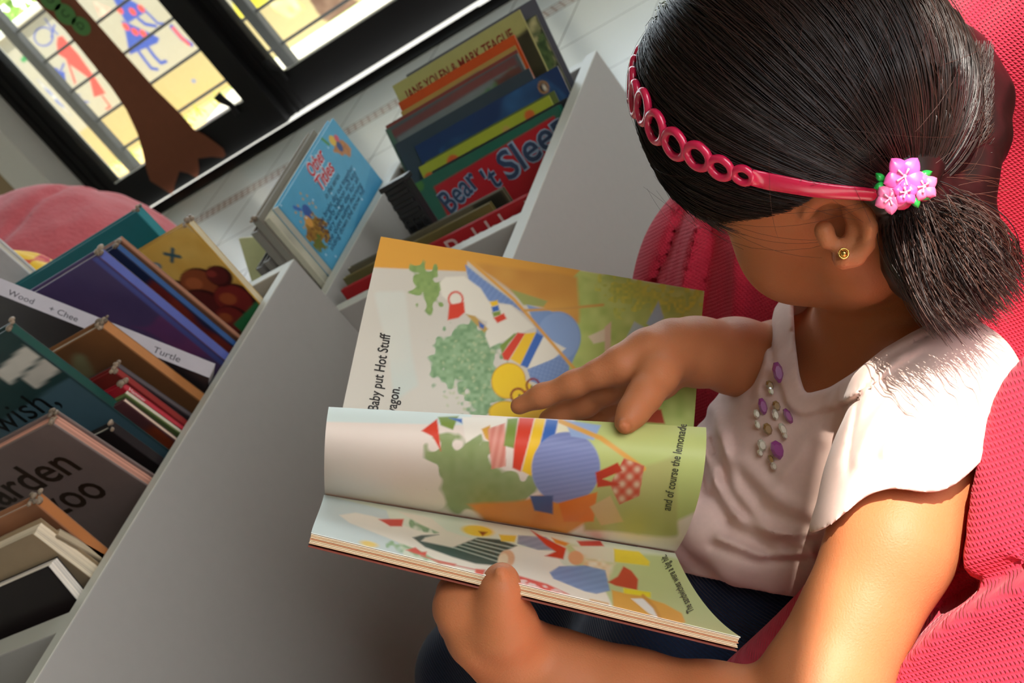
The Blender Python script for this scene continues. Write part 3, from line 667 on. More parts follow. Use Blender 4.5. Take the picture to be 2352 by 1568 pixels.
b2('thin ochre picture book just in front of the orange one', (920, 258), (1182, 103), 1.4995, .003, xr=XR, base='#a88a4a', items=[('p', [(0, .04), (.7, .02), (.7, 1), (0, 1)], '#2f4a5a')], kind='soft')
b2('thin brick red picture book in front of the ochre one', (885, 290), (1186, 113), 1.4965, .003, xr=XR, base='#7c3f36', items=[('p', [(0, .05), (.98, .03), (.98, 1), (0, 1)], '#5a3a36')], kind='soft')
scarf = [('p', [(0, .02), (.98, .0), (.98, .05), (0, .07)], '#7a4640'), ('p', [(.05, .07), (.96, .05), (.96, .16), (.05, .18)], '#77807c'), ('b', [(.06, .22), (.95, .06), (.95, .17), (.06, .34)], '#3a6a3a', '#6a8a5a', .02, 26), ('n', '#2a3a40', 3, .3, 3), ('p', [(0, 0), (.035, 0), (.035, 1), (0, 1)], '#4a6a56'), ('b', [(.80, .06), (1, .05), (1, .24), (.82, .3)], '#6a3a30', '#4a3a34', .02, 12)]
b2('grey green picture book with a leafy green band across its cover', (880, 290), (1192, 131), 1.4925, .005, xr=XR, base='#56605f', items=scarf, kind='soft', res=(100, 90))
dune = [('n', '#2c3a44', 4, .5, 2), ('e', .52, .44, .36, .30, -.05, '#c09c5c'), ('p', [(0, .46), (1, .40), (1, 1), (0, 1)], '#27343f')]
b2('dark slate picture book with a tan dune on its cover', (905, 330), (1215, 158), 1.4875, .004, xr=XR, base='#36434a', items=dune, kind='soft', res=(100, 90))
sea = [('n', '#1f3e66', 4, .7, 1), ('b', [(.15, .12), (.9, .02), (.95, .2), (.3, .35)], '#2f5c86', '#1c3050', .05, 9), ('e', .88, .075, .030, .034, 0, '#c08a3a'), ('e', .88, .075, .023, .027, 0, '#1a2030'), ('e', .885, .080, .010, .018, 0, '#d8d0b8'), ('b', [(.54, .20), (.62, .17), (.60, .22)], '#8a3040', '#6a2838', .01, 20), ('e', .35, .32, .012, .008, 0, '#6a2838')]
b2('deep blue picture book with a small orange oval emblem at its top corner', (952, 338), (1290, 143), 1.4830, .0045, xr=XR, base='#20345a', items=sea, kind='soft', res=(110, 90))
lime = [('n', '#8f9a2c', 5, .4, 1), ('e', .24, .10, .050, .050, 0, '#c85a2c'), ('e', .24, .105, .020, .020, 0, '#2a1a14'), ('e', .04, .12, .045, .04, 0, '#c8602c'), ('e', .84, .055, .035, .03, 0, '#c8602c'), ('e', .66, .09, .03, .04, 0, '#b89a50'), ('e', .42, .12, .05, .035, .3, '#5a7030')]
b2('thin olive book edge just behind the lime green one', (975, 372), (1272, 208), 1.4785, .003, xr=XR, base='#5c6a34', kind='soft')
b2('lime green picture book with orange spots', (961, 385), (1260, 219), 1.4750, .004, xr=XR, base='#a3ad33', items=lime, kind='soft', res=(100, 80))
b2('black glossy board book edge behind the bear book, rear of three', (990, 392), (1302, 226), 1.4700, .004, xr=XR, base='#23262b', spine_col='#c8c4ba')
b2('black glossy board book edge behind the bear book, middle of three', (980, 402), (1282, 244), 1.4650, .004, xr=XR, base='#2a2d33', spine_col='#c8c4ba')
b2('black picture book with grey leaf shapes directly behind the bear book', (960, 415), (1265, 255), 1.4600, .0045, xr=XR, base='#20241f', items=[('b', [(.3, .06), (.5, .02), (.48, .08), (.32, .12)], '#8a8f80', '#3a4038', .02, 14), ('b', [(.55, .04), (.75, .01), (.7, .08)], '#9a9f90', '#3a4038', .02, 14)])
bear = [('p', [(.14, .10), (.96, .055), (.96, 1), (.14, 1)], '#b01c26'), ('n', '#7a1f22', 3, .12, 2), ('e', .06, .03, .03, .03, 0, '#4a7a3a')]
bt_ = dict(col='#30425c', bold=.03)
b2('green bordered red book with blue Bear and Sleep lettering', (930, 412), (1290, 259), 1.4500, .010, xr=XR, base='#1c6450', items=bear, res=(110, 90),
   texts=[(w_, u_, v_, z_, dict(ang=a_, width=ww, col=c_, bold=b_, lift=l_)) for w_, u_, v_, z_, a_, ww in (('Bear', .17, .38, .125, -.28, .25), ("'t", .45, .37, .12, -.15, .08), ('Sleep', .57, .36, .15, -.16, .46)) for c_, b_, l_ in (('#93a8bc', .045, .0004), ('#31435e', .012, .0009))])
# black ribbed plastic box in the left corner of that bin
rb = thing('ribbed_box', 'black ribbed plastic box wedged at the left of the bear book', 'plastic box', (-.95, 1.33, ZF))
a = ony(880, 442, 1.34); dnr = unit(np.array([0, -.22, -1.])); hr = (a[2] - ZF - .002) / -dnr[2]
fr = (a, np.stack([np.array([1., 0, 0]), dnr, -np.cross(dnr, np.array([1., 0, 0]))]))
mb = MB(); mb.box((0, 0, 0), (.036, hr, .016), lin('#161718'), frame=fr, bev=.002)
for i in range(12): mb.box((.002, .008 + i * .013, -.004), (.034, .014 + i * .013, .002), lin('#202223'), frame=fr, bev=.001)
for i in range(3): mb.box((.006 + .011 * i, .045, -.0055), (.008 + .011 * i, hr - .005, .0), lin('#1a1b1c'), frame=fr)
mb.build('ribbed_shell', mat('black_plastic', '#1c1d1e', rough=0.35, spec=0.5), rb)
mb = MB(); mb.box((-.002, -.006, -.004), (.038, .001, .019), lin('#161718'), frame=fr, bev=.0015); mb.build('lid', mat('black_plastic_lid', '#232425', rough=0.4), rb)
# board books at the front of the far bin
ttr = onx(1215, 456, XR); 
def b3(label, TLp, TRp, Y, t, lean, **k):
    la = math.radians(lean); r1 = ony(*TLp, Y); r2 = ony(*TRp, Y); z = (r1[2] + r2[2]) / 2
    dn = np.array([0, -math.sin(la), -math.cos(la)]); h = (z - ZF - .001 - t * abs(math.sin(la))) / math.cos(la)
    x0 = max(r1[0], -1.026); x1 = min(r2[0], XR)
    return book(label, (x0, Y, z), np.array([1., 0, 0]), dn, x1 - x0, h, t, group='picture books in the far bin', **k)
b3('cream edged board book with cut-off black corner picture near the front of the far bin', (800, 622), (1150, 430), 1.285, .008, 8, base='#5a5440', spine_col='#d2cab4', board=.0022, pagecol='#cfc8b0', items=[('p', [(.82, .0), (1, 0), (1, .5), (.82, .5)], '#23241c')])
b3('cream edged board book with olive cover leaning on the red one', (790, 645), (1120, 462), 1.272, .007, 8, base='#6e6338', spine_col='#cfc6ac', board=.002, pagecol='#d8d0b8', items=[('n', '#3c4428', 4, .7, 2)])
b3('long red board book with pale lettering, frontmost in the far bin', (778, 664), (1216, 452), 1.245, .007, 6, base='#a81a20', spine_col='#b8402c', board=.0022, items=[('n', '#7a1c1c', 3, .3, 2)], texts=[('the Bubble bath', .34, .22, .095, dict(col='#c8a8a0'))])
# ---------------------------------------------------------------- pink bean bag by the window
Xb, Fb, db = blob((-2.55, 2.17, .30), (.44, .42, .38), lambda d: .05 * vnoise(d[:, 0] * 2, d[:, 1] * 2, d[:, 2] * 2, 5) + .01 * vnoise(d[:, 0] * 9, d[:, 1] * 9, d[:, 2] * 9, 6) - .03 * np.exp(-((d[:, 0] - .35 - .25 * d[:, 2]) / .03) ** 2) * (d[:, 2] > -.2) - .10 * np.clip(-d[:, 2] - .6, 0, 1), 150, 100, sq=.92)
Xb[:, 2] = np.maximum(Xb[:, 2], 0.0)
mb = MB(); mb.add(Xb, Fb); pk = mb.build('bean_bag', mat('coral_canvas', '#d05a60', rough=.85, spec=.1, noise=.08, sheen=.3, bump=(90, .004)), smooth=True)
tag(pk, 'rounded coral pink bean bag on the floor by the glass doors', 'bean bag')
# ---------------------------------------------------------------- implicit-surface sculpting
class Sculpt:
    def __init__(s, lo, hi, h):
        s.lo = np.array(lo, float); s.h = h
        s.n = np.ceil((np.array(hi) - s.lo) / h).astype(int) + 1
        s.F = np.full(s.n, 0.06, np.float32)
    def _box(s, lo, hi):
        a = np.clip(np.floor((np.array(lo) - s.lo) / s.h).astype(int), 0, s.n); b = np.clip(np.ceil((np.array(hi) - s.lo) / s.h).astype(int) + 1, 0, s.n)
        if (b <= a).any(): return None, None
        g = [s.lo[i] + s.h * np.arange(a[i], b[i]) for i in range(3)]
        X = np.stack(np.meshgrid(*g, indexing='ij'), -1).astype(np.float32)
        return tuple(slice(a[i], b[i]) for i in range(3)), X
    @staticmethod
    def smin(a, b, k):
        if k <= 0: return np.minimum(a, b)
        h = np.maximum(k - np.abs(a - b), 0) / k
        return np.minimum(a, b) - h * h * k * 0.25
    def op(s, lo, hi, fn, k, mode='u'):
        m_ = k + 3 * s.h + .004
        sl_, X = s._box(np.array(lo) - m_, np.array(hi) + m_)
        if sl_ is None: return
        d = fn(X).astype(np.float32)
        if mode == 'u': s.F[sl_] = s.smin(s.F[sl_], d, k)
        else: s.F[sl_] = -s.smin(-s.F[sl_], d, k)
    def cap(s, a, b, ra, rb, k=.01, mode='u'):
        a = np.asarray(a, float); b = np.asarray(b, float); r = max(ra, rb); ab = (b - a).astype(np.float32); L2 = float(ab @ ab) + 1e-12; a32 = a.astype(np.float32)
        def fn(X):
            q = X - a32; t = np.clip((q @ ab) / L2, 0, 1)
            return np.linalg.norm(q - t[..., None] * ab, axis=-1) - (ra + t * (rb - ra))
        s.op(np.minimum(a, b) - r, np.maximum(a, b) + r, fn, k, mode)
    def chain(s, pts, k=.008, mode='u'):
        """pts: list of (point, radius)"""
        for (a, ra), (b, rb) in zip(pts[:-1], pts[1:]): s.cap(a, b, ra, rb, k, mode)
    def ell(s, c, r, axes=None, k=.01, mode='u'):
        c = np.asarray(c, np.float32); A = np.eye(3) if axes is None else np.asarray(axes, float); A32 = A.astype(np.float32); r = np.asarray(r, np.float32)
        e = np.sqrt(((A * r[:, None]) ** 2).sum(0))
        def fn(X):
            q = (X - c) @ A32.T; k0 = np.linalg.norm(q / r, axis=-1); k1 = np.linalg.norm(q / (r * r), axis=-1) + 1e-9
            return k0 * (k0 - 1) / k1
        s.op(c - e, c + e, fn, k, mode)
    def field(s, fn, lo=None, hi=None, band=.03):
        """add fn(X) to the field near the surface"""
        sl_, X = s._box(s.lo if lo is None else lo, s.lo + s.h * (s.n - 1) if hi is None else hi)
        F = s.F[sl_]; mk = np.abs(F) < band
        F[mk] += fn(X[mk]).astype(np.float32); s.F[sl_] = F
    def cut(s, fn, lo=None, hi=None):
        """intersect with fn(X)<0"""
        sl_, X = s._box(s.lo if lo is None else lo, s.lo + s.h * (s.n - 1) if hi is None else hi)
        s.F[sl_] = np.maximum(s.F[sl_], fn(X).astype(np.float32))
    def mesh(s, keep=None):
        F = s.F; S = F < 0
        cnt = np.zeros(np.array(F.shape) - 1, np.int8)
        for i in (0, 1):
            for j in (0, 1):
                for k in (0, 1): cnt += S[i:F.shape[0] - 1 + i, j:F.shape[1] - 1 + j, k:F.shape[2] - 1 + k]
        act = (cnt > 0) & (cnt < 8)
        I = np.argwhere(act); vid = np.full(act.shape, -1, np.int32); vid[act] = np.arange(len(I))
        C8 = {}
        for i in (0, 1):
            for j in (0, 1):
                for k in (0, 1): C8[i, j, k] = F[I[:, 0] + i, I[:, 1] + j, I[:, 2] + k]
        acc = np.zeros((len(I), 3)); num = np.zeros(len(I))
        for a in C8:
            for ax_ in range(3):
                if a[ax_] == 1: continue
                b = list(a); b[ax_] = 1; b = tuple(b)
                fa, fb = C8[a], C8[b]; x = (fa < 0) != (fb < 0)
                t = np.where(x, fa / np.where(x, fa - fb, 1), 0)
                p = np.array(a, float)[None, :].repeat(len(I), 0); p[:, ax_] += t
                acc += p * x[:, None]; num += x
        V = s.lo + s.h * (I + acc / num[:, None])
        faces = []
        for ax_ in range(3):
            o1, o2 = [q for q in range(3) if q != ax_]
            sh = list(F.shape); sh[ax_] -= 1
            lo_ = [slice(None)] * 3; hi_ = [slice(None)] * 3; lo_[ax_] = slice(0, -1); hi_[ax_] = slice(1, None)
            sa, sb = S[tuple(lo_)], S[tuple(hi_)]
            E_ = np.argwhere(sa != sb)
            ok = (E_[:, o1] > 0) & (E_[:, o2] > 0) & (E_[:, o1] < F.shape[o1] - 1) & (E_[:, o2] < F.shape[o2] - 1); E_ = E_[ok]
            ins = sa[E_[:, 0], E_[:, 1], E_[:, 2]]
            def vv(d1, d2):
                q = E_.copy(); q[:, o1] += d1; q[:, o2] += d2
                return vid[q[:, 0], q[:, 1], q[:, 2]]
            q = np.stack([vv(-1, -1), vv(0, -1), vv(0, 0), vv(-1, 0)], 1)
            flip = ins if ax_ != 1 else ~ins
            q[~flip] = q[~flip][:, ::-1]
            faces.append(q)
        Fq = np.concatenate(faces)
        return V, Fq
def smooth_mesh(V, Fq, it=2, lam=.5):
    for _ in range(it):
        A = np.zeros_like(V); c = np.zeros(len(V))
        for i in range(4):
            for j in (1, 3):
                np.add.at(A, Fq[:, i], V[Fq[:, (i + j) % 4]]); np.add.at(c, Fq[:, i], 1)
        V = V + lam * (A / np.maximum(c, 1)[:, None] - V)
    return V
def projv(X):
    q = (np.asarray(X, float) - CAM) @ R3.T
    return W_ / 2 + FPX * q[..., 0] / q[..., 2], H_ / 2 + FPX * q[..., 1] / q[..., 2], q[..., 2]
def pline(px, py, pts):
    d = np.full(px.shape, 1e9)
    for a, b in zip(pts[:-1], pts[1:]): d = np.minimum(d, seg_d(px, py, a, b))
    return d
def crease(px, py, pts, w): return np.exp(-(pline(px, py, pts) / w) ** 2)

# ---------------------------------------------------------------- body frame
hr = R3.T @ np.array([.417, -.765, .490]); hn = R3.T @ np.array([-.541, .225, .81]); hu = R3.T @ np.array([-.731, -.602, -.32])
hn = unit(hn); hr = unit(hr - hn * (hr @ hn)); hu = np.cross(hr, hn); HA = np.stack([hr, hn, hu])
HO = CAM + R3.T @ np.array([.184, -.108, .76])
def H(x, y, z): return HO + np.array([x, y, z]) @ HA
SHL = P(2165, 935, .768); SHR = SHL + np.array([-.07, .19, -.02]); SHM = (SHL + SHR) / 2
PEL = np.array([-.475, .672, .372])
ta = unit(SHM - PEL); tr_ = unit(np.array([0, 1., .05]) - ta * (np.array([0, 1., .05]) @ ta)); tf = -np.cross(tr_, ta); TA = np.stack([tr_, tf, ta])
if tf[2] < 0: tf = -tf; TA[1] = tf
NKB = SHM + ta * .01 + tf * .012
def torso(S, o, k=.03):
    S.ell(SHM - ta * .095 + tf * .002, (.094 + o, .064 + o, .125 + o), TA, k)
    S.ell(PEL + ta * .085 + tf * .004, (.085 + o, .062 + o, .105 + o), TA, k)
    S.ell(PEL, (.088 + o, .070 + o, .075 + o), TA, k)
    S.cap(SHL + tr_ * .02, SHR - tr_ * .02, .036 + o, .036 + o, k)
ARM_L = [(SHL, .036), (P(2050, 1250, .738), .0315), (P(1880, 1600, .722), .0315), (P(1835, 1715, .722), .030)]
FOR_L = [(P(1835, 1715, .722), .030), (P(1640, 1660, .735), .0295), (P(1440, 1620, .748), .0285), (P(1290, 1568, .755), .0255), (P(1195, 1520, .758), .0235)]
ARM_R = [(SHR, .034), (P(2010, 800, .985), .030), (P(1960, 845, .975), .028)]
FOR_R = [(P(1960, 845, .975), .028), (P(1800, 830, .93), .0255), (P(1690, 818, .895), .0225), (P(1600, 808, .87), .0195), (P(1545, 800, .855), .0178)]
def hand(S, spec, k=.006):
    for ch in spec: S.chain([(P(a, b, d), r) for a, b, d, r in ch], k)
HAND_L = [[(1195, 1520, .758, .0225), (1110, 1450, .742, .020), (1062, 1395, .736, .0155)], [(1195, 1520, .758, .021), (1130, 1470, .765, .019), (1068, 1425, .765, .015)], [(1150, 1490, .75, .020), (1140, 1425, .735, .018), (1105, 1385, .731, .014)],
          [(1195, 1505, .748, .020), (1158, 1440, .730, .0165), (1148, 1390, .722, .0118), (1150, 1350, .719, .0098), (1152, 1327, .720, .0080)],
          [(1060, 1392, .736, .0135), (1048, 1362, .752, .0098), (1075, 1338, .782, .0085), (1120, 1330, .80, .0075)], [(1058, 1402, .752, .0125), (1045, 1375, .770, .0095), (1085, 1350, .80, .0085), (1150, 1345, .815, .0075)],
          [(1062, 1422, .768, .012), (1055, 1400, .785, .0092), (1110, 1375, .805, .008), (1180, 1372, .815, .0072)], [(1080, 1450, .778, .011), (1085, 1432, .795, .0085), (1130, 1410, .81, .0075), (1195, 1408, .81, .0066)]]
HAND_R = [[(1545, 800, .855, .0165), (1490, 818, .845, .0165), (1428, 838, .840, .0118)], [(1545, 802, .857, .0155), (1495, 838, .852, .0160), (1442, 862, .851, .0112)], [(1545, 806, .862, .0140), (1505, 855, .862, .0140), (1458, 885, .862, .0105)], [(1548, 812, .866, .0130), (1515, 870, .870, .0120), (1474, 905, .872, .0098)],
          [(1428, 838, .840, .0112), (1375, 858, .842, .0080), (1318, 882, .848, .0077), (1245, 909, .856, .0068), (1192, 932, .863, .0056)],
          [(1442, 862, .851, .0108), (1395, 892, .860, .0088), (1345, 926, .869, .0080), (1290, 950, .877, .0072), (1258, 962, .882, .0060)],
          [(1458, 885, .862, .0100), (1418, 918, .875, .0084), (1375, 948, .886, .0076), (1330, 964, .893, .0060)], [(1474, 905, .872, .0092), (1440, 936, .885, .0074), (1408, 956, .894, .0066), (1378, 968, .899, .0054)],
          [(1535, 822, .848, .0150), (1510, 862, .830, .0122), (1480, 908, .818, .0100), (1455, 944, .811, .0086), (1438, 970, .8065, .0070)]]
EDZ = .016
def build_body():
    S = Sculpt((-.62, .30, .28), (-.02, .98, .86), .00165)
    # head
    S.ell(H(0, -.004, .036), (.0680, .0820, .0800), HA, .01)
    S.ell(H(0, .030, -.018), (.0560, .0560, .0720), HA, .03)
    S.cap(H(-.044, .012, -.048), H(-.014, .070, -.082), .022, .018, .02); S.cap(H(.044, .012, -.048), H(.014, .070, -.082), .022, .018, .02)
    for sx in (-1, 1):
        S.ell(H(sx * .036, .058, -.030), (.026, .026, .030), HA, .018)
        S.ell(H(sx * .031, .082, .014), (.015, .012, .011), HA, .008, 's')
        S.ell(H(sx * .031, .070, .013), (.0115, .0115, .0115), HA, .003)
        S.cap(H(sx * .016, .083, .026), H(sx * .044, .070, .026), .006, .005, .012)
    S.cap(H(0, .086, .014), H(0, .104, -.020), .006, .0095, .012); S.cap(H(-.010, .093, -.024), H(.010, .093, -.024), .0065, .0065, .008)
    S.cap(H(-.016, .088, -.046), H(.016, .088, -.046), .005, .005, .006); S.cap(H(-.013, .087, -.056), H(.013, .087, -.056), .0055, .0055, .006); S.cap(H(-.020, .092, -.051), H(.020, .092, -.051), .0015, .0015, .003, 's')
    S.ell(H(0, .074, -.083), (.016, .016, .015), HA, .015)
    # ear facing the camera
    ear = [(1850, 492, .706, .0042), (1866, 464, .699, .0044), (1902, 447, .695, .0046), (1948, 453, .693, .0048), (1983, 483, .693, .0050), (1997, 523, .695, .0050), (1990, 562, .698, .0050), (1966, 590, .701, .0056), (1938, 594, .702, .0068)]
    S.chain([(P(1905, 500, .732 + EDZ), .012), (P(1940, 520, .730 + EDZ), .015), (P(1942, 565, .730 + EDZ), .012)], .008)
    S.chain([(P(1880, 482, .714 + EDZ), .0060), (P(1935, 472, .711 + EDZ), .0066), (P(1976, 505, .711 + EDZ), .007), (P(1972, 555, .712 + EDZ), .007), (P(1940, 585, .712 + EDZ), .0072)], .005)
    S.ell(P(1922, 520, .700 + EDZ), np.array([.0100, .0090, .015]), None, .003, 's')
    S.chain([(P(1880, 488, .695 + EDZ), .003), (P(1930, 474, .691 + EDZ), .0045), (P(1968, 505, .692 + EDZ), .004)], .004, 's')
    S.chain([(P(a, b, d + EDZ - .004), r * .86) for a, b, d, r in ear], .0022)
    S.chain([(P(1945, 482, .697 + EDZ), .0034), (P(1962, 520, .697 + EDZ), .0036), (P(1950, 558, .699 + EDZ), .0036), (P(1930, 566, .700 + EDZ), .0036)], .003)
    S.cap(P(1893, 530, .699 + EDZ), P(1900, 552, .699 + EDZ), .0055, .0048, .004)
    # neck, torso, arms
    S.chain([(H(0, .008, -.035), .036), (H(0, .012, -.072), .032), (NKB, .035)], .02)
    torso(S, -.006)
    S.chain(ARM_L, .014); S.chain(FOR_L, .014); S.chain(ARM_R, .014); S.chain(FOR_R, .014)
    hand(S, HAND_L); hand(S, HAND_R)
    for a, b, d, nx in ((1152, 1318, .7125, 0), (1434, 978, .7992, 0)):
        S.ell(P(a, b, d), (.0040, .0040, .0050), None, .0015)
    V, Fq = S.mesh(); V = smooth_mesh(V, Fq, 2)
    return V, Fq
def skin_mat():
    mt = mat('skin', '#b06a42', rough=.5, spec=.22, sss=.35, bump=(900, .0004))
    t = mt.node_tree; b = t.nodes['Principled BSDF']
    tc = t.nodes.new('ShaderNodeTexCoord'); nz = t.nodes.new('ShaderNodeTexNoise'); nz.inputs['Scale'].default_value = 16; nz.inputs['Detail'].default_value = 3; t.links.new(tc.outputs['Object'], nz.inputs['Vector'])
    mx = t.nodes.new('ShaderNodeMix'); mx.data_type = 'RGBA'; t.links.new(nz.outputs['Fac'], mx.inputs[0]); mx.inputs[6].default_value = (*lin('#b06a42'), 1); mx.inputs[7].default_value = (*lin('#ba7850'), 1)
    t.links.new(mx.outputs[2], b.inputs['Base Color'])
    return mt
M['skin'] = skin_mat()
girl = thing('person', 'seated girl with low ponytail, pale pink shirt and jeans, reading an open picture book', 'person', tuple(PEL - np.array([0, 0, .12])))
V, Fq = build_body()
mesh_obj('body', V, Fq, M['skin'], girl, smooth=True)
er = MB(); c = P(1938, 582, .7065); er.ell(c, np.eye(3), (.0019, .0019, .0019), 12, 8)
er.tube([c + .0026 * (math.cos(a) * R3[0] + math.sin(a) * R3[1]) for a in np.linspace(0, 2 * math.pi, 12, endpoint=False)], .0005, 6, closed=True)
o = er.build('earring', mat('gold', '#d8b060', rough=.2, metal=1.0), girl, smooth=True); o['label'] = 'small gold stud earring'

# ---------------------------------------------------------------- jeans
def fabric(name, col, rough=.9, weave=None, sheen=.2, noise=.08, nscale=60, wdist=.0006):
    mt = mat(name, col, rough=rough, spec=.05, noise=noise, nscale=nscale, sheen=sheen)
    if weave:
        t = mt.node_tree; b = t.nodes['Principled BSDF']; tc = t.nodes.new('ShaderNodeTexCoord')
        outs = []
        for ax_ in weave:
            mp = t.nodes.new('ShaderNodeVectorMath'); mp.operation = 'DOT_PRODUCT'; t.links.new(tc.outputs['Object'], mp.inputs[0]); mp.inputs[1].default_value = ax_
            sn = t.nodes.new('ShaderNodeMath'); sn.operation = 'SINE'; t.links.new(mp.outputs['Value'], sn.inputs[0]); outs.append(sn.outputs[0])
        if len(outs) == 2:
            mn = t.nodes.new('ShaderNodeMath'); mn.operation = 'MINIMUM'; t.links.new(outs[0], mn.inputs[0]); t.links.new(outs[1], mn.inputs[1]); hh = mn.outputs[0]
        else: hh = outs[0]
        bp = t.nodes.new('ShaderNodeBump'); bp.inputs['Distance'].default_value = wdist; bp.inputs['Strength'].default_value = .8
        t.links.new(hh, bp.inputs['Height']); t.links.new(bp.outputs[0], b.inputs['Normal'])
    return mt
KNL = np.array([-.755, .610, .280]); KNR = np.array([-.765, .745, .310])
def build_jeans():
    S = Sculpt((-1.02, .46, .0), (-.33, .86, .52), .0032)
    S.ell(PEL - ta * .005, (.099, .080, .085), TA, .03); S.ell(PEL + ta * .085, (.091, .0685, .085), TA, .02)
    for kn, sy in ((KNL, -1), (KNR, 1)):
        hip = PEL + np.array([-.01, sy * .05, .0])
        S.chain([(hip, .073), ((hip + kn) / 2, .066), (kn, .052)], .03)
        ft = kn + np.array([-.11, sy * .02, -.24]); S.chain([(kn, .052), ((kn + ft) / 2, .049), (ft, .040)], .03)
    S.field(lambda X: .0022 * vnoise(X[:, 0] * 28, X[:, 1] * 28, X[:, 2] * 28, 3))
    return S.mesh()
V, Fq = build_jeans()
mesh_obj('jeans', smooth_mesh(V, Fq, 2), Fq, fabric('denim', '#1f2b42', weave=[(2200., 900., 1200.)], noise=.35, nscale=500, wdist=.0004), girl, smooth=True)

# ---------------------------------------------------------------- shirt
NECK = [(1842, 640), (1822, 700), (1826, 780), (1836, 860), (1850, 905), (1905, 890), (1960, 855), (2030, 800), (2090, 765), (2150, 735), (2220, 700), (2240, 560), (2100, 480), (1900, 500)]
def build_shirt():
    S = Sculpt((-.56, .47, .34), (-.05, .90, .68), .0019)
    torso(S, .006, .035)
    sv = unit(ARM_L[1][0] - SHL)
    S.chain([(SHL + tf * .004, .044), (SHL + sv * .045, .0435), (SHL + sv * .085, .0445)], .02)
    svr = unit(ARM_R[1][0] - SHR); S.chain([(SHR, .043), (SHR + svr * .08, .042)], .02)
    # belly and hem bunched over the waistband
    S.chain([(P(1600, 1225, .915), .012), (P(1590, 1195, .90), .017), (P(1640, 1210, .885), .018), (P(1720, 1265, .865), .016), (P(1820, 1300, .86), .014), (P(1900, 1300, .87), .012)], .010)
    S.chain([(P(1585, 1200, .905), .0145), (P(1583, 1245, .905), .0135), (P(1592, 1262, .905), .011)], .006)
    S.chain([(P(1548, 1200, .93), .008), (P(1560, 1215, .925), .010), (P(1552, 1250, .93), .007)], .006)
    S.chain([(P(1640, 1240, .885), .011), (P(1700, 1290, .87), .014), (P(1770, 1310, .865), .013), (P(1860, 1300, .87), .012)], .008)
    # collar band
    def nk(X):
        px, py, d = projv(X); sd = poly_sd(px, py, NECK); return px, py, d, sd
    def bandf(X):
        px, py, d, sd = nk(X)
        b_ = np.clip(1 - np.abs(sd - 26) / 30, 0, 1); b_ = np.minimum(b_ * 3, 1) * (d < .93)
        seam = np.exp(-((sd - 54) / 5.) ** 2) * .0015 - np.exp(-((sd - 40) / 4.) ** 2) * .0006
        return (-b_ * .0030 + seam) * np.clip((2150 - px) / 80, 0, 1)
    S.field(bandf, band=.02)
    folds = [([(1610, 1010), (1640, 1100), (1700, 1200), (1790, 1250)], 16, .0060), ([(1660, 1000), (1690, 1120), (1760, 1210), (1860, 1255)], 14, .0045), ([(1590, 1060), (1600, 1130), (1570, 1180)], 12, .005), ([(1700, 1060), (1790, 1150), (1900, 1200)], 22, .0040), ([(1640, 940), (1660, 1040), (1630, 1120)], 14, .004),
             ([(1880, 1010), (1800, 1080), (1760, 1150)], 20, .0035), ([(1930, 930), (1850, 1010), (1800, 1090)], 16, .003), ([(1650, 1235), (1750, 1275), (1870, 1270)], 9, .0045), ([(1690, 1180), (1780, 1225), (1880, 1225)], 10, .0035), ([(1755, 760), (1760, 830), (1740, 900)], 9, .003), ([(2010, 820), (1950, 870), (1900, 930)], 10, .002)]
    slf = [([(2030, 1040), (2060, 1000), (2100, 960)], 14, .004), ([(2130, 1030), (2170, 970), (2200, 900)], 16, .004), ([(1970, 1060), (2000, 980), (2060, 900)], 14, .003), ([(2210, 1010), (2230, 950), (2240, 880)], 12, .004)]
    def foldf(X):
        px, py, d = projv(X); o_ = np.zeros(px.shape)
        for pts, w, hgt in folds: o_ -= hgt * (crease(px, py, pts, w) - .55 * crease(px + 18, py - 16, pts, w)) * (d > .80)
        for pts, w, hgt in slf: o_ -= hgt * (crease(px, py, pts, w) - .6 * crease(px + 24, py + 4, pts, w)) * (d < .83)
        # armhole seam
        o_ += .0022 * crease(px, py, [(2130, 770), (2040, 820), (1975, 900), (1955, 1000), (1945, 1090)], 5) * (d < .80)
        return o_ - .0012 * vnoise(X[:, 0] * 45, X[:, 1] * 45, X[:, 2] * 45, 9)
    S.field(foldf, band=.02)
    # openings
    def neckcut(X):
        px, py, d, sd = nk(X)
        return np.where(d < .935, -sd / FPX * d, -.05)
    S.cut(neckcut, SHM - .19, SHM + .17)
    h1_, h2_, h3_ = PEL + ta * .042 + tf * .07, PEL + ta * .118 - tr_ * .09, PEL + ta * .11 - tf * .06
    hw = h2_; hnn = unit(np.cross(h1_ - h2_, h3_ - h2_)); hnn = hnn * np.sign(hnn @ ta)
    def hem(X):
        q = X - hw; return -(q @ hnn) + .005 * np.sin((q @ tf) * 55)
    S.cut(hem, PEL - .22, PEL + .20)
    # sleeve hem: plane across the arm
    se = P(1945, 1165, .745); hv = np.cross(P(2262, 1030, .765) - se, P(2085, 1075, .82) - se); hv = unit(hv) * np.sign(hv @ sv)
    def sleeve(X):
        q = X - SHL; t_ = q @ sv; rad = np.linalg.norm(q - t_[..., None] * sv, axis=-1); t2 = (X - se) @ hv
        px, py, d = projv(X); wv = .0055 * np.sin((px - 1935) / 330 * 6.5)
        return np.where((rad < .075) & (t_ > .012), t2 + wv, -.05)
    S.cut(sleeve, SHL + sv * .06 - .10, SHL + sv * .06 + .10)
    S.cap(SHL + sv * .025, SHL + sv * .14, .0385, .0385, .002, 's')
    return S.mesh()
V, Fq = build_shirt()
shirt_m = fabric('cotton_jersey', '#dcbdb2', rough=.95, sheen=.25, noise=.05, nscale=300)
shirt = mesh_obj('shirt', smooth_mesh(V, Fq, 3), Fq, shirt_m, girl, smooth=True); shirt['label'] = 'pale pink shirt with a wide banded neckline'
SHV = V
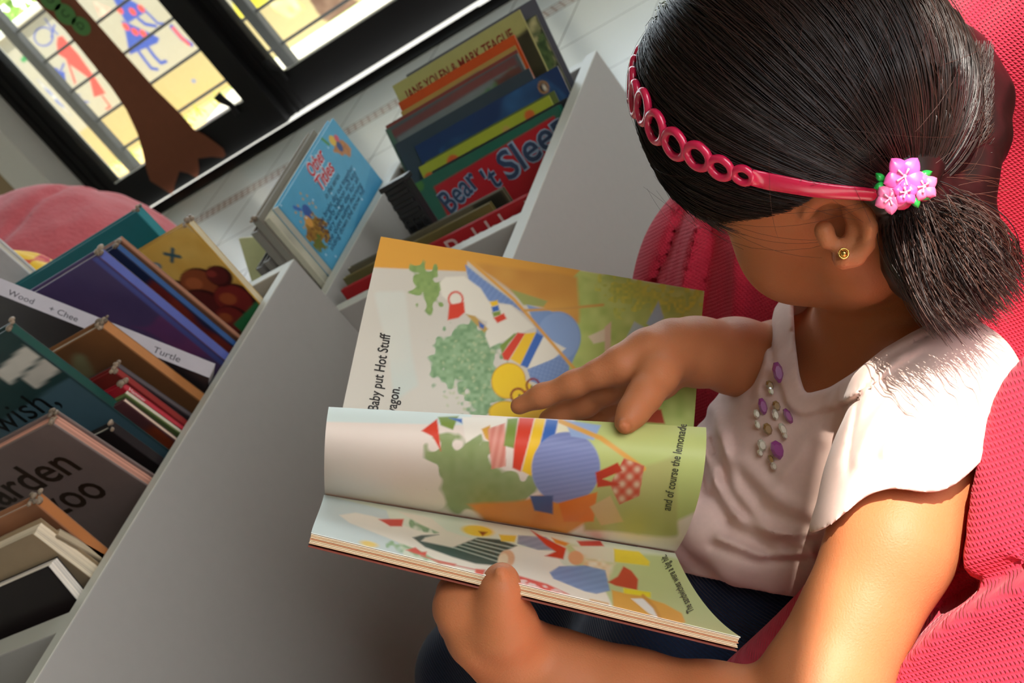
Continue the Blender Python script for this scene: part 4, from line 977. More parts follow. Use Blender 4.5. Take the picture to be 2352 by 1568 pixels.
# ---------------------------------------------------------------- red bean bag under the girl
def build_bag():
    S = Sculpt((-.93, .10, -.01), (.50, 1.30, .72), .0058)
    S.ell((-.02, .70, .22), (.46, .46, .36), None, .05)
    S.ell((-.36, .99, .28), (.25, .20, .275), None, .08)
    S.ell((-.30, .62, .15), (.34, .40, .22), None, .10)
    S.ell((-.46, .58, .12), (.37, .36, .19), None, .08)  # hidden lobe, added to block light from the lower bin panel
    S.ell((-.61, .37, .22), (.24, .20, .255), None, .08)  # out-of-view lobe, added to shade the near bin panel
    S.ell((-.35, .50, .30), (.17, .12, .15), None, .04)
    S.ell((-.02, .92, .36), (.30, .26, .30), None, .10)
    S.ell((-.16, .40, .25), (.28, .22, .20), None, .10)
    # hollow pressed by the sitter
    S.chain([(PEL - ta * .02, .095), (SHM, .105), (SHM + ta * .10, .10)], .05, 's')
    S.chain([(H(0, -.02, .02), .125), (H(0, -.05, .10), .125)], .05, 's')
    S.chain([(p, r + .004) for p, r in ARM_L], .015, 's'); S.chain([(p, r + .004) for p, r in FOR_L], .015, 's'); S.chain([(p, r + .006) for p, r in ARM_R], .02, 's'); S.chain([(p, r + .006) for p, r in FOR_R], .02, 's')
    for kn, sy in ((KNL, -1), (KNR, 1)): S.chain([(PEL + np.array([-.01, sy * .05, 0]), .074), (kn, .06)], .02, 's')
    def wr(X):
        px, py, d = projv(X)
        o_ = .012 * vnoise(X[:, 0] * 5, X[:, 1] * 5, X[:, 2] * 5, 4) + .004 * vnoise(X[:, 0] * 14, X[:, 1] * 14, X[:, 2] * 14, 8)
        o_ += .016 * crease(px, py, [(1900, 1640), (2020, 1500), (2150, 1400), (2260, 1340), (2400, 1270)], 26) - .010 * crease(px, py, [(2000, 1640), (2080, 1520), (2200, 1430), (2400, 1330)], 45)
        far = d > 1.0
        sm = [(1600, 430), (1572, 480), (1540, 570), (1500, 660), (1470, 760)]
        o_ += far * (.011 * crease(px, py, sm, 9) + .0045 * np.sin(py / 4.2) * crease(px - 24, py, sm, 22))
        o_ -= far * (.012 * crease(px, py, [(1600, 520), (1575, 620), (1560, 720)], 16) - .010 * crease(px, py, [(1640, 520), (1625, 640), (1610, 740)], 14) + .010 * crease(px, py, [(1690, 560), (1690, 680), (1680, 760)], 14))
        o_ += .004 * crease(px, py, [(2310, -20), (2240, 60), (2200, 140)], 22)
        return o_
    S.field(wr, band=.06)
    S.cut(lambda X: -X[..., 2] + .0)
    return S.mesh()
V, Fq = build_bag()
V = smooth_mesh(V, Fq, 3)
red = fabric('red_waffle_cloth', '#c83248', rough=.85, weave=[(2600., 500., 800.), (-300., 900., 2500.)], noise=.04, nscale=30, sheen=.12, wdist=.00035)
bag = thing('bean_bag', 'large crimson waffle-cloth bean bag that the girl is sunk into', 'bean bag', (-.05, .70, 0))
mesh_obj('cushion', V, Fq, red, bag, smooth=True)
# ---------------------------------------------------------------- the open picture book
def ca(*pts): return [((x / 2.351) / 1000, (y / 2.351) / 1000) for x, y in pts]                 # sheet units: thousandths from a fixed corner
def cb(*pts): return [((x / 2.24) / 1000, (600 + y / 2.24) / 1000) for x, y in pts]
def ea(x, y, rx, ry, rot, col, al=1.0): return ('e', x / 2351, y / 2351, rx / 2351, ry / 2351, rot, col, al)
def eb(x, y, rx, ry, rot, col, al=1.0): return ('e', x / 2240, (600 + y / 2.24) / 1000, rx / 2240, ry / 2240, rot, col, al)
def outl(pts, w, col): return ('l', list(pts) + [pts[0]], w, col)
GOLD, LEAF, SKYB, STRR, STRY, STRB, STRG = '#dfa040', '#7d9d6c', '#8199c4', '#d8432c', '#f0c02c', '#3f68b0', '#7f9440'
artA = [('n', '#c8c0ae', 5, .5, 1), ('b', ca((400, 420), (520, 420), (600, 900), (480, 1000), (440, 700)), '#c8cfc4', '#d6d0c0', .02, 6),
        ('p', ca((1400, 270), (2160, 400), (2110, 1180), (1440, 1150)), '#c3cf74'), ('b', ca((1440, 300), (2150, 410), (2110, 1150), (1480, 1120), (1400, 800)), '#c8d27a', '#a9bc60', .02, 30),
        ('b', ca((1600, 320), (2120, 420), (2080, 520), (1700, 480)), '#d8d258', '#aebd5c', .03, 90),
        ('p', ca((395, 60), (1490, 280), (1440, 330), (1440, 430), (1465, 560), (1330, 480), (1120, 380), (880, 225), (872, 290), (370, 268)), GOLD), ('b', ca((900, 240), (1460, 330), (1470, 560), (1120, 400)), '#c98a3c', '#dba24a', .01, 14),
        ('p', ca((1110, 385), (1310, 450), (1290, 480), (1180, 470)), '#a0a35c'),
        ('b', ca((585, 290), (735, 300), (745, 480), (690, 490), (645, 440), (590, 370)), '#93a964', '#7e9856', .030, 70),
        ('b', ca((715, 660), (860, 565), (965, 570), (1055, 730), (1035, 850), (1055, 1000), (1010, 1070), (880, 1065), (860, 940), (715, 890), (700, 760)), '#74966a', '#9db88c', .022, 75)]
for i in range(60):
    artA.append(ea(740 + 290 * rng.random(), 620 + 420 * rng.random(), 7, 5, rng.random() * 3, '#b7bf90', .8))
artA += [('p', ca((868, 255), (960, 330), (1130, 455), (1250, 560), (1120, 470), (960, 440), (890, 350)), SKYB), ('h', ca((868, 255), (960, 330), (1130, 455), (1250, 560), (1120, 470), (960, 440), (890, 350)), '#6d86b4', .6, 90, .4),
         ('p', ca((1200, 470), (1320, 500), (1440, 560), (1470, 640), (1470, 720), (1440, 790), (1330, 700), (1240, 580)), '#7f9ac4'), ea(1370, 640, 120, 135, -.2, '#7f9ac4'), ea(1370, 640, 112, 128, -.2, '#93abd0', .6),
         ('p', ca((728, 350), (760, 320), (860, 315), (950, 380), (1000, 460), (1110, 470), (1240, 590), (1060, 670), (1000, 700), (975, 640), (985, 560), (880, 520), (800, 470), (740, 420)), '#e6decb'),
         ('p', ca((780, 470), (860, 455), (865, 510), (830, 540), (772, 552)), STRR), outl(ca(*[(815 + 38 * math.cos(a), 440 + 40 * math.sin(a)) for a in np.linspace(0, 6.2, 16)]), .0022, STRR),
         ('p', ca((1000, 455), (1040, 445), (1045, 470), (1010, 480)), STRY), ('p', ca((1008, 482), (1045, 472), (1052, 500), (1015, 510)), STRB), ('p', ca((1012, 512), (1055, 502), (1060, 525), (1020, 535)), STRG), ('p', ca((1020, 540), (1075, 515), (1090, 545), (1040, 568)), STRR),
         ('p', ca((870, 520), (920, 530), (990, 600), (970, 620)), '#c09a50'), ('p', ca((940, 560), (970, 580), (965, 600), (945, 590)), STRB),
         ('p', ca((1055, 690), (1130, 625), (1150, 622), (1100, 680), (1065, 740)), STRG), ('p', ca((1065, 735), (1150, 620), (1192, 625), (1100, 770), (1075, 765)), STRR), ('p', ca((1110, 762), (1190, 625), (1250, 618), (1165, 795)), STRY), ('p', ca((1165, 795), (1250, 620), (1290, 640), (1205, 812)), STRB), ('p', ca((1205, 812), (1290, 640), (1410, 705), (1310, 790)), '#e8e0cc'),
         ('p', ca((1205, 820), (1390, 745), (1425, 800), (1425, 860), (1290, 905), (1225, 880)), '#93a9cc'), ('h', ca((1205, 820), (1390, 745), (1425, 800), (1425, 860), (1290, 905), (1225, 880)), '#6f88b8', .3, 110, .3), ('h', ca((1205, 820), (1390, 745), (1425, 800), (1425, 860), (1290, 905), (1225, 880)), '#6f88b8', 1.87, 110, .5),
         ('p', ca((1420, 830), (1470, 830), (1500, 900), (1430, 880)), STRR),
         ('l', ca((870, 215), (1130, 440), (1470, 832)), .0035, GOLD), ('l', ca((1190, 500), (1400, 490), (1610, 470)), .0030, '#d09a4c'),
         ea(1100, 880, 92, 98, .4, '#c98a1c'), ea(1100, 880, 88, 94, .4, '#f3c821'), ea(1165, 935, 70, 60, 0, '#f3c821'), ea(1085, 1050, 92, 62, 0, '#b98a1c'), ea(1085, 1050, 88, 58, 0, '#f3c821'),
         outl(ca(*[(1152 + 38 * math.cos(a), 960 + 38 * math.sin(a)) for a in np.linspace(0, 6.1, 18)]), .0024, '#8c2416'), outl(ca(*[(1232 + 34 * math.cos(a), 905 + 36 * math.sin(a)) for a in np.linspace(0, 6.1, 18)]), .0024, '#8c2416'), ea(1160, 962, 7, 9, 0, '#20242c'), ea(1226, 915, 6, 8, 0, '#20242c'), ea(1195, 940, 10, 8, 0, '#b03a20'),
         ('p', ca((1280, 1010), (1500, 940), (1700, 940), (1720, 1110), (1100, 1085)), '#e6b41c'), ('p', ca((1780, 1062), (1860, 1050), (1885, 1030), (1925, 1035), (1945, 1112), (1790, 1100)), '#ad4326'),
         ('p', ca((1530, 640), (1640, 590), (1650, 660), (1560, 680)), '#e0cfae'), ('p', ca((1845, 570), (1910, 450), (1940, 540), (1880, 600)), '#a9bccd'), ('p', ca((1740, 640), (1780, 560), (1850, 600), (1800, 650)), '#b5c4c4'), ('p', ca((1620, 590), (1655, 560), (1650, 720), (1620, 720)), '#d8b89a')]
artB = [('p', ca((90, 1010), (900, 1060), (900, 1120), (90, 1100)), '#d3dcd4'), ('b', ca((1480, 1080), (2200, 1120), (2200, 1560), (1800, 1700), (1500, 1600), (1560, 1300)), '#c3c97c', '#b4bf72', .02, 6), ('b', ca((1500, 1500), (2000, 1300), (2000, 1700), (1500, 1700)), '#a8ab66', '#b8b472', .03, 6),
        ('b', ca((690, 1230), (920, 1180), (1100, 1340), (1250, 1400), (1200, 1560), (1000, 1640), (760, 1560), (700, 1400)), '#8a9a62', '#98a470', .03, 40),
        ('b', ca((860, 1540), (1220, 1470), (1500, 1470), (1560, 1600), (1400, 1720), (1000, 1680)), '#dd9038', '#cf7c2a', .02, 8),
        ('p', ca((630, 1150), (715, 1085), (735, 1260), (690, 1180)), STRR), ('p', ca((720, 1075), (830, 1070), (800, 1145), (735, 1120)), STRG), ('p', ca((780, 1080), (850, 1085), (850, 1110)), STRB),
        ('p', ca((850, 1075), (1090, 1080), (1060, 1160), (960, 1160), (870, 1215)), '#ece2d2'), ('p', ca((955, 1140), (1000, 1120), (1010, 1220), (975, 1190)), '#d8a040'), ('p', ca((990, 1140), (1080, 1110), (1085, 1340), (1010, 1355)), '#e3a08e'), ('h', ca((990, 1140), (1080, 1110), (1085, 1340), (1010, 1355)), '#cf7060', .2, 60, .5),
        ('p', ca((1095, 1085), (1152, 1080), (1130, 1245), (1075, 1230)), STRG), ('p', ca((1158, 1078), (1240, 1080), (1205, 1225), (1165, 1370), (1122, 1350), (1130, 1230)), STRR), ('p', ca((1245, 1080), (1300, 1084), (1270, 1230), (1225, 1395), (1172, 1368), (1205, 1240)), STRY), ('p', ca((1305, 1085), (1370, 1092), (1340, 1225), (1260, 1260)), STRB), ('p', ca((1372, 1095), (1470, 1115), (1350, 1225)), '#e8ddb8'),
        ea(1410, 1350, 185, 195, .2, '#8b93bd'), ('h', ca(*[(1410 + 180 * math.cos(a), 1350 + 190 * math.sin(a)) for a in np.linspace(0, 6.1, 20)]), '#757dab', 1.4, 90, .1), ('p', ca((1400, 1090), (1600, 1120), (1560, 1200), (1440, 1180)), '#9aaed0'),
        ('l', ca((1380, 1098), (1600, 1190), (1830, 1355)), .0055, '#e0a44c'),
        ('p', ca((1215, 1500), (1340, 1500), (1340, 1600), (1240, 1580)), '#445a86'), ('p', ca((1370, 1540), (1580, 1480), (1560, 1640), (1400, 1640)), '#dd7628'),
        ('p', ca((1650, 1440), (1725, 1300), (1830, 1340), (1805, 1500), (1700, 1545)), '#d8c0a0'), ('h', ca((1650, 1440), (1725, 1300), (1830, 1340), (1805, 1500), (1700, 1545)), '#bf4028', .8, 42, .1), ('h', ca((1650, 1440), (1725, 1300), (1830, 1340), (1805, 1500), (1700, 1545)), '#bf4028', 2.4, 42, .2),
        ('p', ca((1570, 1375), (1650, 1340), (1690, 1320), (1715, 1365), (1610, 1410), (1700, 1440), (1580, 1455)), '#b93a22'), ('p', ca((1540, 1560), (1650, 1500), (1720, 1640), (1600, 1660)), '#cfae7c')]
artC = [('b', cb((1300, 300), (2260, 500), (2260, 820), (1500, 800)), '#c4cb88', '#b6c07c', .02, 6), ('p', cb((20, 60), (420, 160), (520, 420), (20, 300)), '#c9d4d0'), ('n', '#bcc8ae', 6, .3, 1),
        ('b', cb((430, 335), (560, 318), (860, 440), (640, 415)), '#7da672', '#93b884', .010, 90), ('b', cb((540, 225), (640, 215), (720, 280), (590, 270)), '#76956a', '#8aa87a', .010, 90),
        ('p', cb((178, 185), (260, 172), (350, 190), (490, 232), (600, 270), (700, 285), (870, 315), (1080, 340), (1280, 375), (1330, 440), (1540, 560), (1600, 690), (1460, 680), (1300, 600), (1000, 500), (760, 465), (600, 372), (420, 300), (230, 225)), '#eee5d2'),
        ('p', cb((480, 165), (560, 180), (650, 200), (730, 265), (878, 312), (800, 350), (650, 345), (600, 310), (690, 275), (600, 235)), '#e6dac4'), ('p', cb((430, 205), (510, 205), (500, 243), (440, 243), (380, 207)), '#cf3426'),
        ('p', cb((555, 300), (600, 288), (690, 285), (620, 300), (600, 318), (760, 352), (890, 300), (1000, 310), (1092, 342), (1010, 380), (990, 445), (880, 435), (760, 400), (620, 350)), '#2f4c48')]
for k in range(5): artC.append(('l', cb((760 + 30 * k, 350 - 10 * k), (1020 + 12 * k, 432 - 20 * k)), .0009, '#b8c4b4'))
artC += [('p', cb((520, 365), (570, 350), (600, 375), (628, 372), (622, 398), (560, 380)), '#d4402c'), ('p', cb((650, 413), (780, 436), (770, 446), (690, 432)), '#d8604c'), ('l', cb((600, 395), (760, 440), (900, 470)), .001, '#cf5040'),
         ('p', cb((880, 462), (930, 465), (915, 500), (872, 492)), '#e0503e'), ('p', cb((1068, 486), (1250, 540), (1360, 592), (1200, 565), (1080, 530)), '#e0503e'), ('p', cb((1080, 540), (1250, 590), (1400, 655), (1200, 618), (1085, 575)), '#e0604e')]
for i in range(26): 
    q = rng.random(); artC.append(eb(1085 + 240 * q, 505 + 70 * q + 25 * rng.random(), 7, 4, .3, '#f0d8cc')); artC.append(eb(1100 + 250 * q, 560 + 70 * q + 22 * rng.random(), 7, 4, .3, '#f0d8cc'))
artC += [eb(890, 266, 82, 28, .12, '#ecc53c'), ('p', cb((895, 268), (940, 272), (915, 292)), '#8a3a1c'), ('p', cb((1000, 285), (1090, 290), (1080, 325), (1010, 318)), '#e8c040'), ('p', cb((1100, 290), (1240, 300), (1330, 365), (1200, 362), (1095, 330)), '#9aa0ac'), ('h', cb((1100, 290), (1240, 300), (1330, 365), (1200, 362), (1095, 330)), '#7c8494', 1.3, 80, .2),
         ('p', cb((1160, 260), (1250, 310), (1345, 355), (1330, 412), (1235, 395), (1290, 372), (1240, 340)), '#cc3a26'), ('p', cb((1270, 300), (1360, 330), (1340, 345), (1290, 330)), '#dd8a34'), ('p', cb((1400, 318), (1520, 315), (1540, 345), (1420, 345)), '#c94030'),
         ('p', cb((1375, 345), (1600, 352), (1590, 430), (1430, 405)), '#ded6bc'), ('p', cb((1590, 358), (1720, 372), (1775, 425), (1770, 446), (1595, 425)), '#ecd02c'), ('b', cb((1430, 395), (1600, 435), (1560, 515), (1430, 445)), '#dcae68', '#f0e4cc', .006, 60), eb(1040, 410, 40, 46, .3, '#e6b088'), eb(1020, 415, 26, 34, .3, '#f0d8b4'), eb(1395, 405, 40, 36, .3, '#e0a070'),
         ('p', cb((1262, 480), (1310, 450), (1440, 445), (1545, 470), (1568, 572), (1500, 588), (1440, 575), (1280, 510)), '#86a2c8'), ('h', cb((1262, 480), (1310, 450), (1440, 445), (1545, 470), (1568, 572), (1500, 588), (1440, 575), (1280, 510)), '#6a86b4', 1.35, 75, .0),
         ('p', cb((1560, 530), (1610, 500), (1640, 448), (1680, 470), (1715, 515), (1710, 572), (1600, 548)), '#c63c26'), ('p', cb((1640, 560), (1780, 582), (1780, 610), (1640, 590)), '#f0dc24'),
         ('p', cb((1580, 570), (1660, 590), (1720, 598), (1850, 640), (1940, 690), (1958, 735), (1900, 755), (1780, 750), (1650, 715), (1590, 690)), '#e0a440'), ('p', cb((1680, 615), (1750, 612), (1790, 650), (1835, 725), (1770, 690)), '#e9e6dc'), ('l', cb((1740, 600), (1800, 660), (1850, 755)), .004, '#d0923a'), ('l', cb((1470, 620), (1560, 640), (1560, 660), (1470, 640)), .0014, '#dca048'), eb(330, 333, 45, 14, .2, '#e8c458')]
def bez(a, b, c, d, t): return np.outer((1 - t) ** 3, a) + np.outer(3 * t * (1 - t) ** 2, b) + np.outer(3 * t * t * (1 - t), c) + np.outer(t ** 3, d)
def ruled(L4, R4, sag=0.0):
    L4 = [np.asarray(P(*p)) for p in L4]; R4 = [np.asarray(P(*p)) for p in R4]
    def fn(U, V):
        a = bez(*L4, V); b_ = bez(*R4, V); X = a * (1 - U)[:, None] + b_ * U[:, None]
        if sag: X = X - R3[2] * (sag * 4 * U * (1 - U))[:, None]
        return X
    return fn
def thirds(a, b, o1=(0, 0, 0), o2=(0, 0, 0)):
    a = np.array(a, float); b = np.array(b, float)
    return [tuple(a), tuple(a + (b - a) / 3 + np.array(o1)), tuple(a + (b - a) * 2 / 3 + np.array(o2)), tuple(b)]
SP0, SP1 = (746, 1132, .885), (1552, 1266, .872)
pgA = ruled(thirds(SP0, (875, 543, .968), (-2, 0, -.012), (-4, 0, -.006)), thirds(SP1, (1618, 668, .946), (25, 0, -.010), (0, 0, -.004)))
pgB = ruled([SP0, (744, 1092, .835), (742, 1005, .795), (755, 934, .832)], [SP1, (1606, 1190, .81), (1626, 1065, .775), (1622, 981, .812)])
pgC = ruled([(744, 1136, .884), (738, 1165, .83), (722, 1195, .77), (715, 1222, .722)], [(1551, 1270, .871), (1590, 1360, .80), (1640, 1425, .74), (1701, 1462, .706)])
BK = thing('picture_book', 'open picture book with painted geese and chick pages, a leaf mid-turn, held by the girl', 'picture book', P(1200, 1240, .87))
def sheet_mesh(name, fn, art, base, nu, nv, th, texts=(), round_=None, parent=None):
    """a leaf of paper of real thickness; printed on the side facing the reader"""
    mb = MB(); U, V = np.meshgrid(np.linspace(0, 1, nu), np.linspace(0, 1, nv)); U = U.ravel(); V = V.ravel()
    X = fn(U, V)
    e = 1e-3; du = fn(np.clip(U + e, 0, 1), V) - fn(np.clip(U - e, 0, 1), V); dv = fn(U, np.clip(V + e, 0, 1)) - fn(U, np.clip(V - e, 0, 1))
    N = np.cross(du, dv); N /= np.linalg.norm(N, axis=1)[:, None]
    s_ = np.sign(np.mean(N @ R3[2])); N = -N * s_          # towards the reader
    px, py, d = projv(X)
    cols = paint(base, art, (px - 700) / 1000, (py - 500) / 1000, 1.0, .0024)
    idx = np.arange(nu * nv).reshape(nv, nu)
    F = np.stack([idx[:-1, :-1], idx[:-1, 1:], idx[1:, 1:], idx[1:, :-1]], -1).reshape(-1, 4)
    n = len(X); Fb = F[:, ::-1] + n
    ring = np.concatenate([idx[0, :-1], idx[:-1, -1], idx[-1, :0:-1], idx[:0:-1, 0]])
    Fr = np.stack([ring, np.roll(ring, -1), np.roll(ring, -1) + n, ring + n], 1)
    Xb = X - N * th
    if s_ < 0: pass
    mb.V = [tuple(v) for v in np.concatenate([X, Xb])]; mb.F = [list(f) for f in np.concatenate([F, Fb, Fr])]
    mb.C = [tuple(c) for c in np.concatenate([cols, np.full((n, 3), .72) * np.array([1, .95, .86])])]; mb.M = [0] * len(mb.F)
    G = lambda q: np.gradient(q.reshape(nv, nu))
    pv, pu = G(px); qv, qu = G(py); Xg = X.reshape(nv, nu, 3); Xv, Xu = np.gradient(Xg, axis=(0, 1))
    for txt, x0, y0, size, ang, col, width in texts:
        def surf(U_, V_):        # foot point on the curved sheet, then a local linear step
            qx, qy = U_ * 1000, V_ * 1000; O = np.zeros((len(qx), 3)); NN = np.zeros((len(qx), 3))
            for i in range(len(qx)):
                k = int(np.argmin((px - qx[i]) ** 2 + (py - qy[i]) ** 2)); j_, i_ = divmod(k, nu)
                J = np.array([[pu[j_, i_], pv[j_, i_]], [qu[j_, i_], qv[j_, i_]]]); st = np.clip(np.linalg.solve(J + 1e-9 * np.eye(2), [qx[i] - px[k], qy[i] - py[k]]), -1.5, 1.5)
                O[i] = Xg[j_, i_] + Xu[j_, i_] * st[0] + Xv[j_, i_] * st[1]; NN[i] = N[k]
            return O, NN
        put_text(mb, surf, txt, x0 / 1000, y0 / 1000, size / 1000, ang=ang, col=col, width=width, clip=False, bold=.012, lift=.0005)
    o = mb.build(name, M['paper'], parent, smooth=False)
    bm = bmesh.new(); bm.from_mesh(o.data); bmesh.ops.recalc_face_normals(bm, faces=bm.faces); bm.to_mesh(o.data); bm.free()
    return o, X, N
UP = -math.pi / 2
def page_off(fn, k):      # the sheets lying under the top one
    def g(U, V):
        X = fn(U, V); e = 1e-3; du = fn(np.clip(U + e, 0, 1), V) - fn(np.clip(U - e, 0, 1), V); dv = fn(U, np.clip(V + e, 0, 1)) - fn(U, np.clip(V - e, 0, 1))
        N = np.cross(du, dv); N /= np.linalg.norm(N, axis=1)[:, None]; N *= -np.sign(np.mean(N @ R3[2])); return X - N * k
    return g
o, _, _ = sheet_mesh('right_page', pgA, artA, '#d6cdbe', 330, 250, .0006, [('Baby put Hot Stuff', 868, 944, 24, UP + .165, '#2e2a28', .178), ('in the wagon.', 898, 1018, 24, UP + .165, '#2e2a28', .130)], parent=BK); o['label'] = 'right-hand page with a goose and a yellow chick in round glasses'
o, _, _ = sheet_mesh('turning_leaf', pgB, artB, '#e8d8ca', 330, 150, .00025, [('and of course the lemonade', 1540, 1172, 20, UP + .19, '#4a4a34', .200)], parent=BK); o['label'] = 'curling leaf being turned, striped scarf and blue skirt'
o, _, _ = sheet_mesh('left_page', pgC, artC, '#dde0c8', 380, 120, .0006, [('The sandwiches were a big hit.', 1594, 1404, 17, UP - .46, '#3a3c2c', .145)], parent=BK); o['label'] = 'left-hand page with picnic animals'
def stack_mesh(name, fn, k0, n, dk, cols, inset=0.0):
    mb = MB()
    for i in range(n):
        k = k0 + dk * i; e0 = rng.random() * .006; e1 = rng.random() * .004
        a, b_ = page_off(fn, k), page_off(fn, k + dk * .72)
        U, V = np.meshgrid(np.linspace(0 + e1 * .5, 1 - e1, 40), np.linspace(0, 1 - e0 - inset, 14)); U = U.ravel(); V = V.ravel()
        X = np.concatenate([a(U, V), b_(U, V)]); m_ = len(U); idx = np.arange(m_).reshape(14, 40)
        F = np.stack([idx[:-1, :-1], idx[:-1, 1:], idx[1:, 1:], idx[1:, :-1]], -1).reshape(-1, 4)
        ring = np.concatenate([idx[0, :-1], idx[:-1, -1], idx[-1, :0:-1], idx[:0:-1, 0]])
        mb.add(X, np.concatenate([F, F[:, ::-1] + m_, np.stack([ring, np.roll(ring, -1), np.roll(ring, -1) + m_, ring + m_], 1)]), lin(cols[i % len(cols)]))
    return mb.build(name, M['vc'], BK)
stack_mesh('left_page_block', pgC, .0009, 7, .00075, ['#e8d2b0', '#d8b48c', '#e6cfa8', '#c98a62', '#e2c8a0'])
stack_mesh('right_page_block', pgA, .0009, 5, .0008, ['#e0cfae', '#d2b48c'])
stack_mesh('soft_cover', pgC, .0070, 1, .0012, ['#7a3a2c'])
stack_mesh('soft_cover', pgA, .0052, 1, .0012, ['#7a3a2c'])

# ---------------------------------------------------------------- hair
HC = np.array([0, .0, .036]); HR_ = np.array([.0765, .0880, .0900])
FACE = [(1530, 462), (1600, 496), (1660, 508), (1740, 500), (1810, 482), (1850, 462), (1880, 440), (1920, 434), (1970, 446), (2005, 480), (2022, 540), (2022, 640), (2060, 760), (1960, 860), (1500, 860), (1440, 600)]
def hline(y):
    return np.interp(y, [-.2, -.055, -.045, -.025, -.008, .012, .035, .055, .080, .10], [-.075, -.072, -.060, -.005, .022, .030, .026, .034, .058, .066])
def hloc(X): return (np.asarray(X, float) - HO) @ HA.T
TIE = P(2083, 442, .700); TL_ = hloc(TIE)
tdir = unit((TL_ - HC) / HR_)
def build_cap():
    S = Sculpt(HO - .155, HO + .165, .0022)
    S.ell(H(*HC), HR_, HA, .01)
    S.chain([(H(*(HC + tdir * HR_ * .95)), .020), (TIE - R3[2] * -.004, .012)], .02)
    S.chain([(P(2092, 448, .708), .0125), (P(2125, 500, .718), .018), (P(2175, 585, .738), .025), (P(2205, 650, .748), .018)], .012)
    S.chain([(P(2085, 470, .715), .012), (P(2085, 560, .744), .016), (P(2110, 640, .755), .013)], .015)
    S.chain([(P(2120, 460, .715), .012), (P(2215, 500, .737), .014), (P(2270, 570, .748), .009)], .012)
    S.chain([(P(2150, 170, .765), .030), (P(2205, 240, .768), .024), (P(2225, 320, .765), .014)], .025)
    S.chain([(P(2238, 325, .752), .017), (P(2190, 400, .738), .018), (P(2110, 450, .716), .013)], .015)
    def face(X):
        q = hloc(X); g = hline(q[..., 1])
        px, py, d = projv(X)
        keep = (g - q[..., 2]) * .8
        near = -poly_sd(px, py, FACE) / FPX * d
        return np.where(d < .80, near, np.where((px > 2035) & (py > 400), -.05, keep))
    S.cut(face)
    S.field(lambda X: .0010 * vnoise(X[:, 0] * 90, X[:, 1] * 90, X[:, 2] * 90, 2))
    V, Fq = S.mesh(); return smooth_mesh(V, Fq, 2), Fq
def hair_mat():
    mt = bpy.data.materials.new('black_hair'); mt.use_nodes = True; t = mt.node_tree; b = t.nodes['Principled BSDF']
    a = t.nodes.new('ShaderNodeVertexColor'); a.layer_name = 'Col'; t.links.new(a.outputs['Color'], b.inputs['Base Color'])
    b.inputs['Roughness'].default_value = .36; b.inputs['Specular IOR Level'].default_value = .5
    return mt
hm = hair_mat()
V, Fq = build_cap()
hair = mesh_obj('hair', V, Fq, hm, girl, cols=np.tile(np.array(lin('#120c0a')), (len(V), 1)), smooth=True); hair['label'] = 'long black hair swept into a low side ponytail'
class Strands:
    def __init__(s): s.V = []; s.F = []; s.C = []; s.n = 0
    def add(s, pts, r0, col):
        pts = np.asarray(pts); n = len(pts); t = np.gradient(pts, axis=0); t /= np.linalg.norm(t, axis=1)[:, None] + 1e-12
        a = np.array([.3, .5, .8]); x = np.cross(t, a); x /= np.linalg.norm(x, axis=1)[:, None] + 1e-12; y = np.cross(t, x)
        r = r0 * np.interp(np.linspace(0, 1, n), [0, .1, .85, 1], [.7, 1, 1, .25])[:, None]
        R_ = np.stack([pts + r * (math.cos(q) * x + math.sin(q) * y) for q in (0, 2.094, 4.189)], 1)
        s.V.append(R_.reshape(-1, 3)); i = np.arange(n - 1)[:, None] * 3 + s.n
        f = np.concatenate([np.stack([i[:, 0] + k, i[:, 0] + (k + 1) % 3, i[:, 0] + 3 + (k + 1) % 3, i[:, 0] + 3 + k], 1) for k in range(3)])
        s.F.append(f); s.C.append(np.tile(col, (n * 3, 1))); s.n += n * 3
    def build(s, name, mt, parent): return mesh_obj(name, np.concatenate(s.V), np.concatenate(s.F), mt, parent, cols=np.concatenate(s.C), smooth=True)
HBASE = np.array(lin('#170f0d')); HBRN = np.array(lin('#6a4030'))
def slerp(a, b, t):
    o_ = math.acos(np.clip(a @ b, -1, 1)); so_ = math.sin(o_) + 1e-9
    return np.outer(np.sin((1 - t) * o_) / so_, a) + np.outer(np.sin(t * o_) / so_, b)
ST = Strands(); cnt = 0
tt = np.linspace(0, 1, 15)
# scalp hair drawn back to the tie
while cnt < 9000:
    d = unit(rng.normal(size=3)); p = HC + d * HR_
    w = H(*p)
    wx, wy, wd = proj(w)
    if wd < .80 and poly_sd(np.array([wx]), np.array([wy]), FACE)[0] < 6: continue
    if wd >= .80 and p[2] < hline(p[1]) + .002: continue
    if (w - CAM) @ R3[2] > .86 and (w - HO) @ R3[2] > .055: continue
    if d @ tdir > .985: continue
    dirs = slerp(d, tdir, tt)
    sw = .10 * math.sin(p[0] * 60) * np.sin(tt * math.pi)[:, None] * np.cross(d, tdir)
    dirs = dirs + sw * .3; dirs /= np.linalg.norm(dirs, axis=1)[:, None]
    off = .0008 + .0030 * rng.random() + .0022 * vnoise(np.array([p[0] * 160]), np.array([p[1] * 60]), np.array([p[2] * 160]), 3)[0]
    L_ = HC + dirs * (HR_ + off * np.interp(tt, [0, .12, .9, 1], [-.3, 1, 1, .4])[:, None])
    X = HO + L_ @ HA; e = np.clip((tt - .82) / .18, 0, 1)[:, None] ** 2
    X = X * (1 - e) + e * (TIE + rng.normal(size=3) * .004)
    qx, qy, qd = projv(X)
    bad = (poly_sd(qx, qy, FACE) < -6) & (qd < .80)
    if bad.any():
        k_ = int(np.argmax(bad))
        if k_ < 5: continue
        X = X[:k_]
    ST.add(X, .00024 + .00016 * rng.random(), HBASE * (.5 + .8 * rng.random()) + HBRN * .14 * rng.random()); cnt += 1
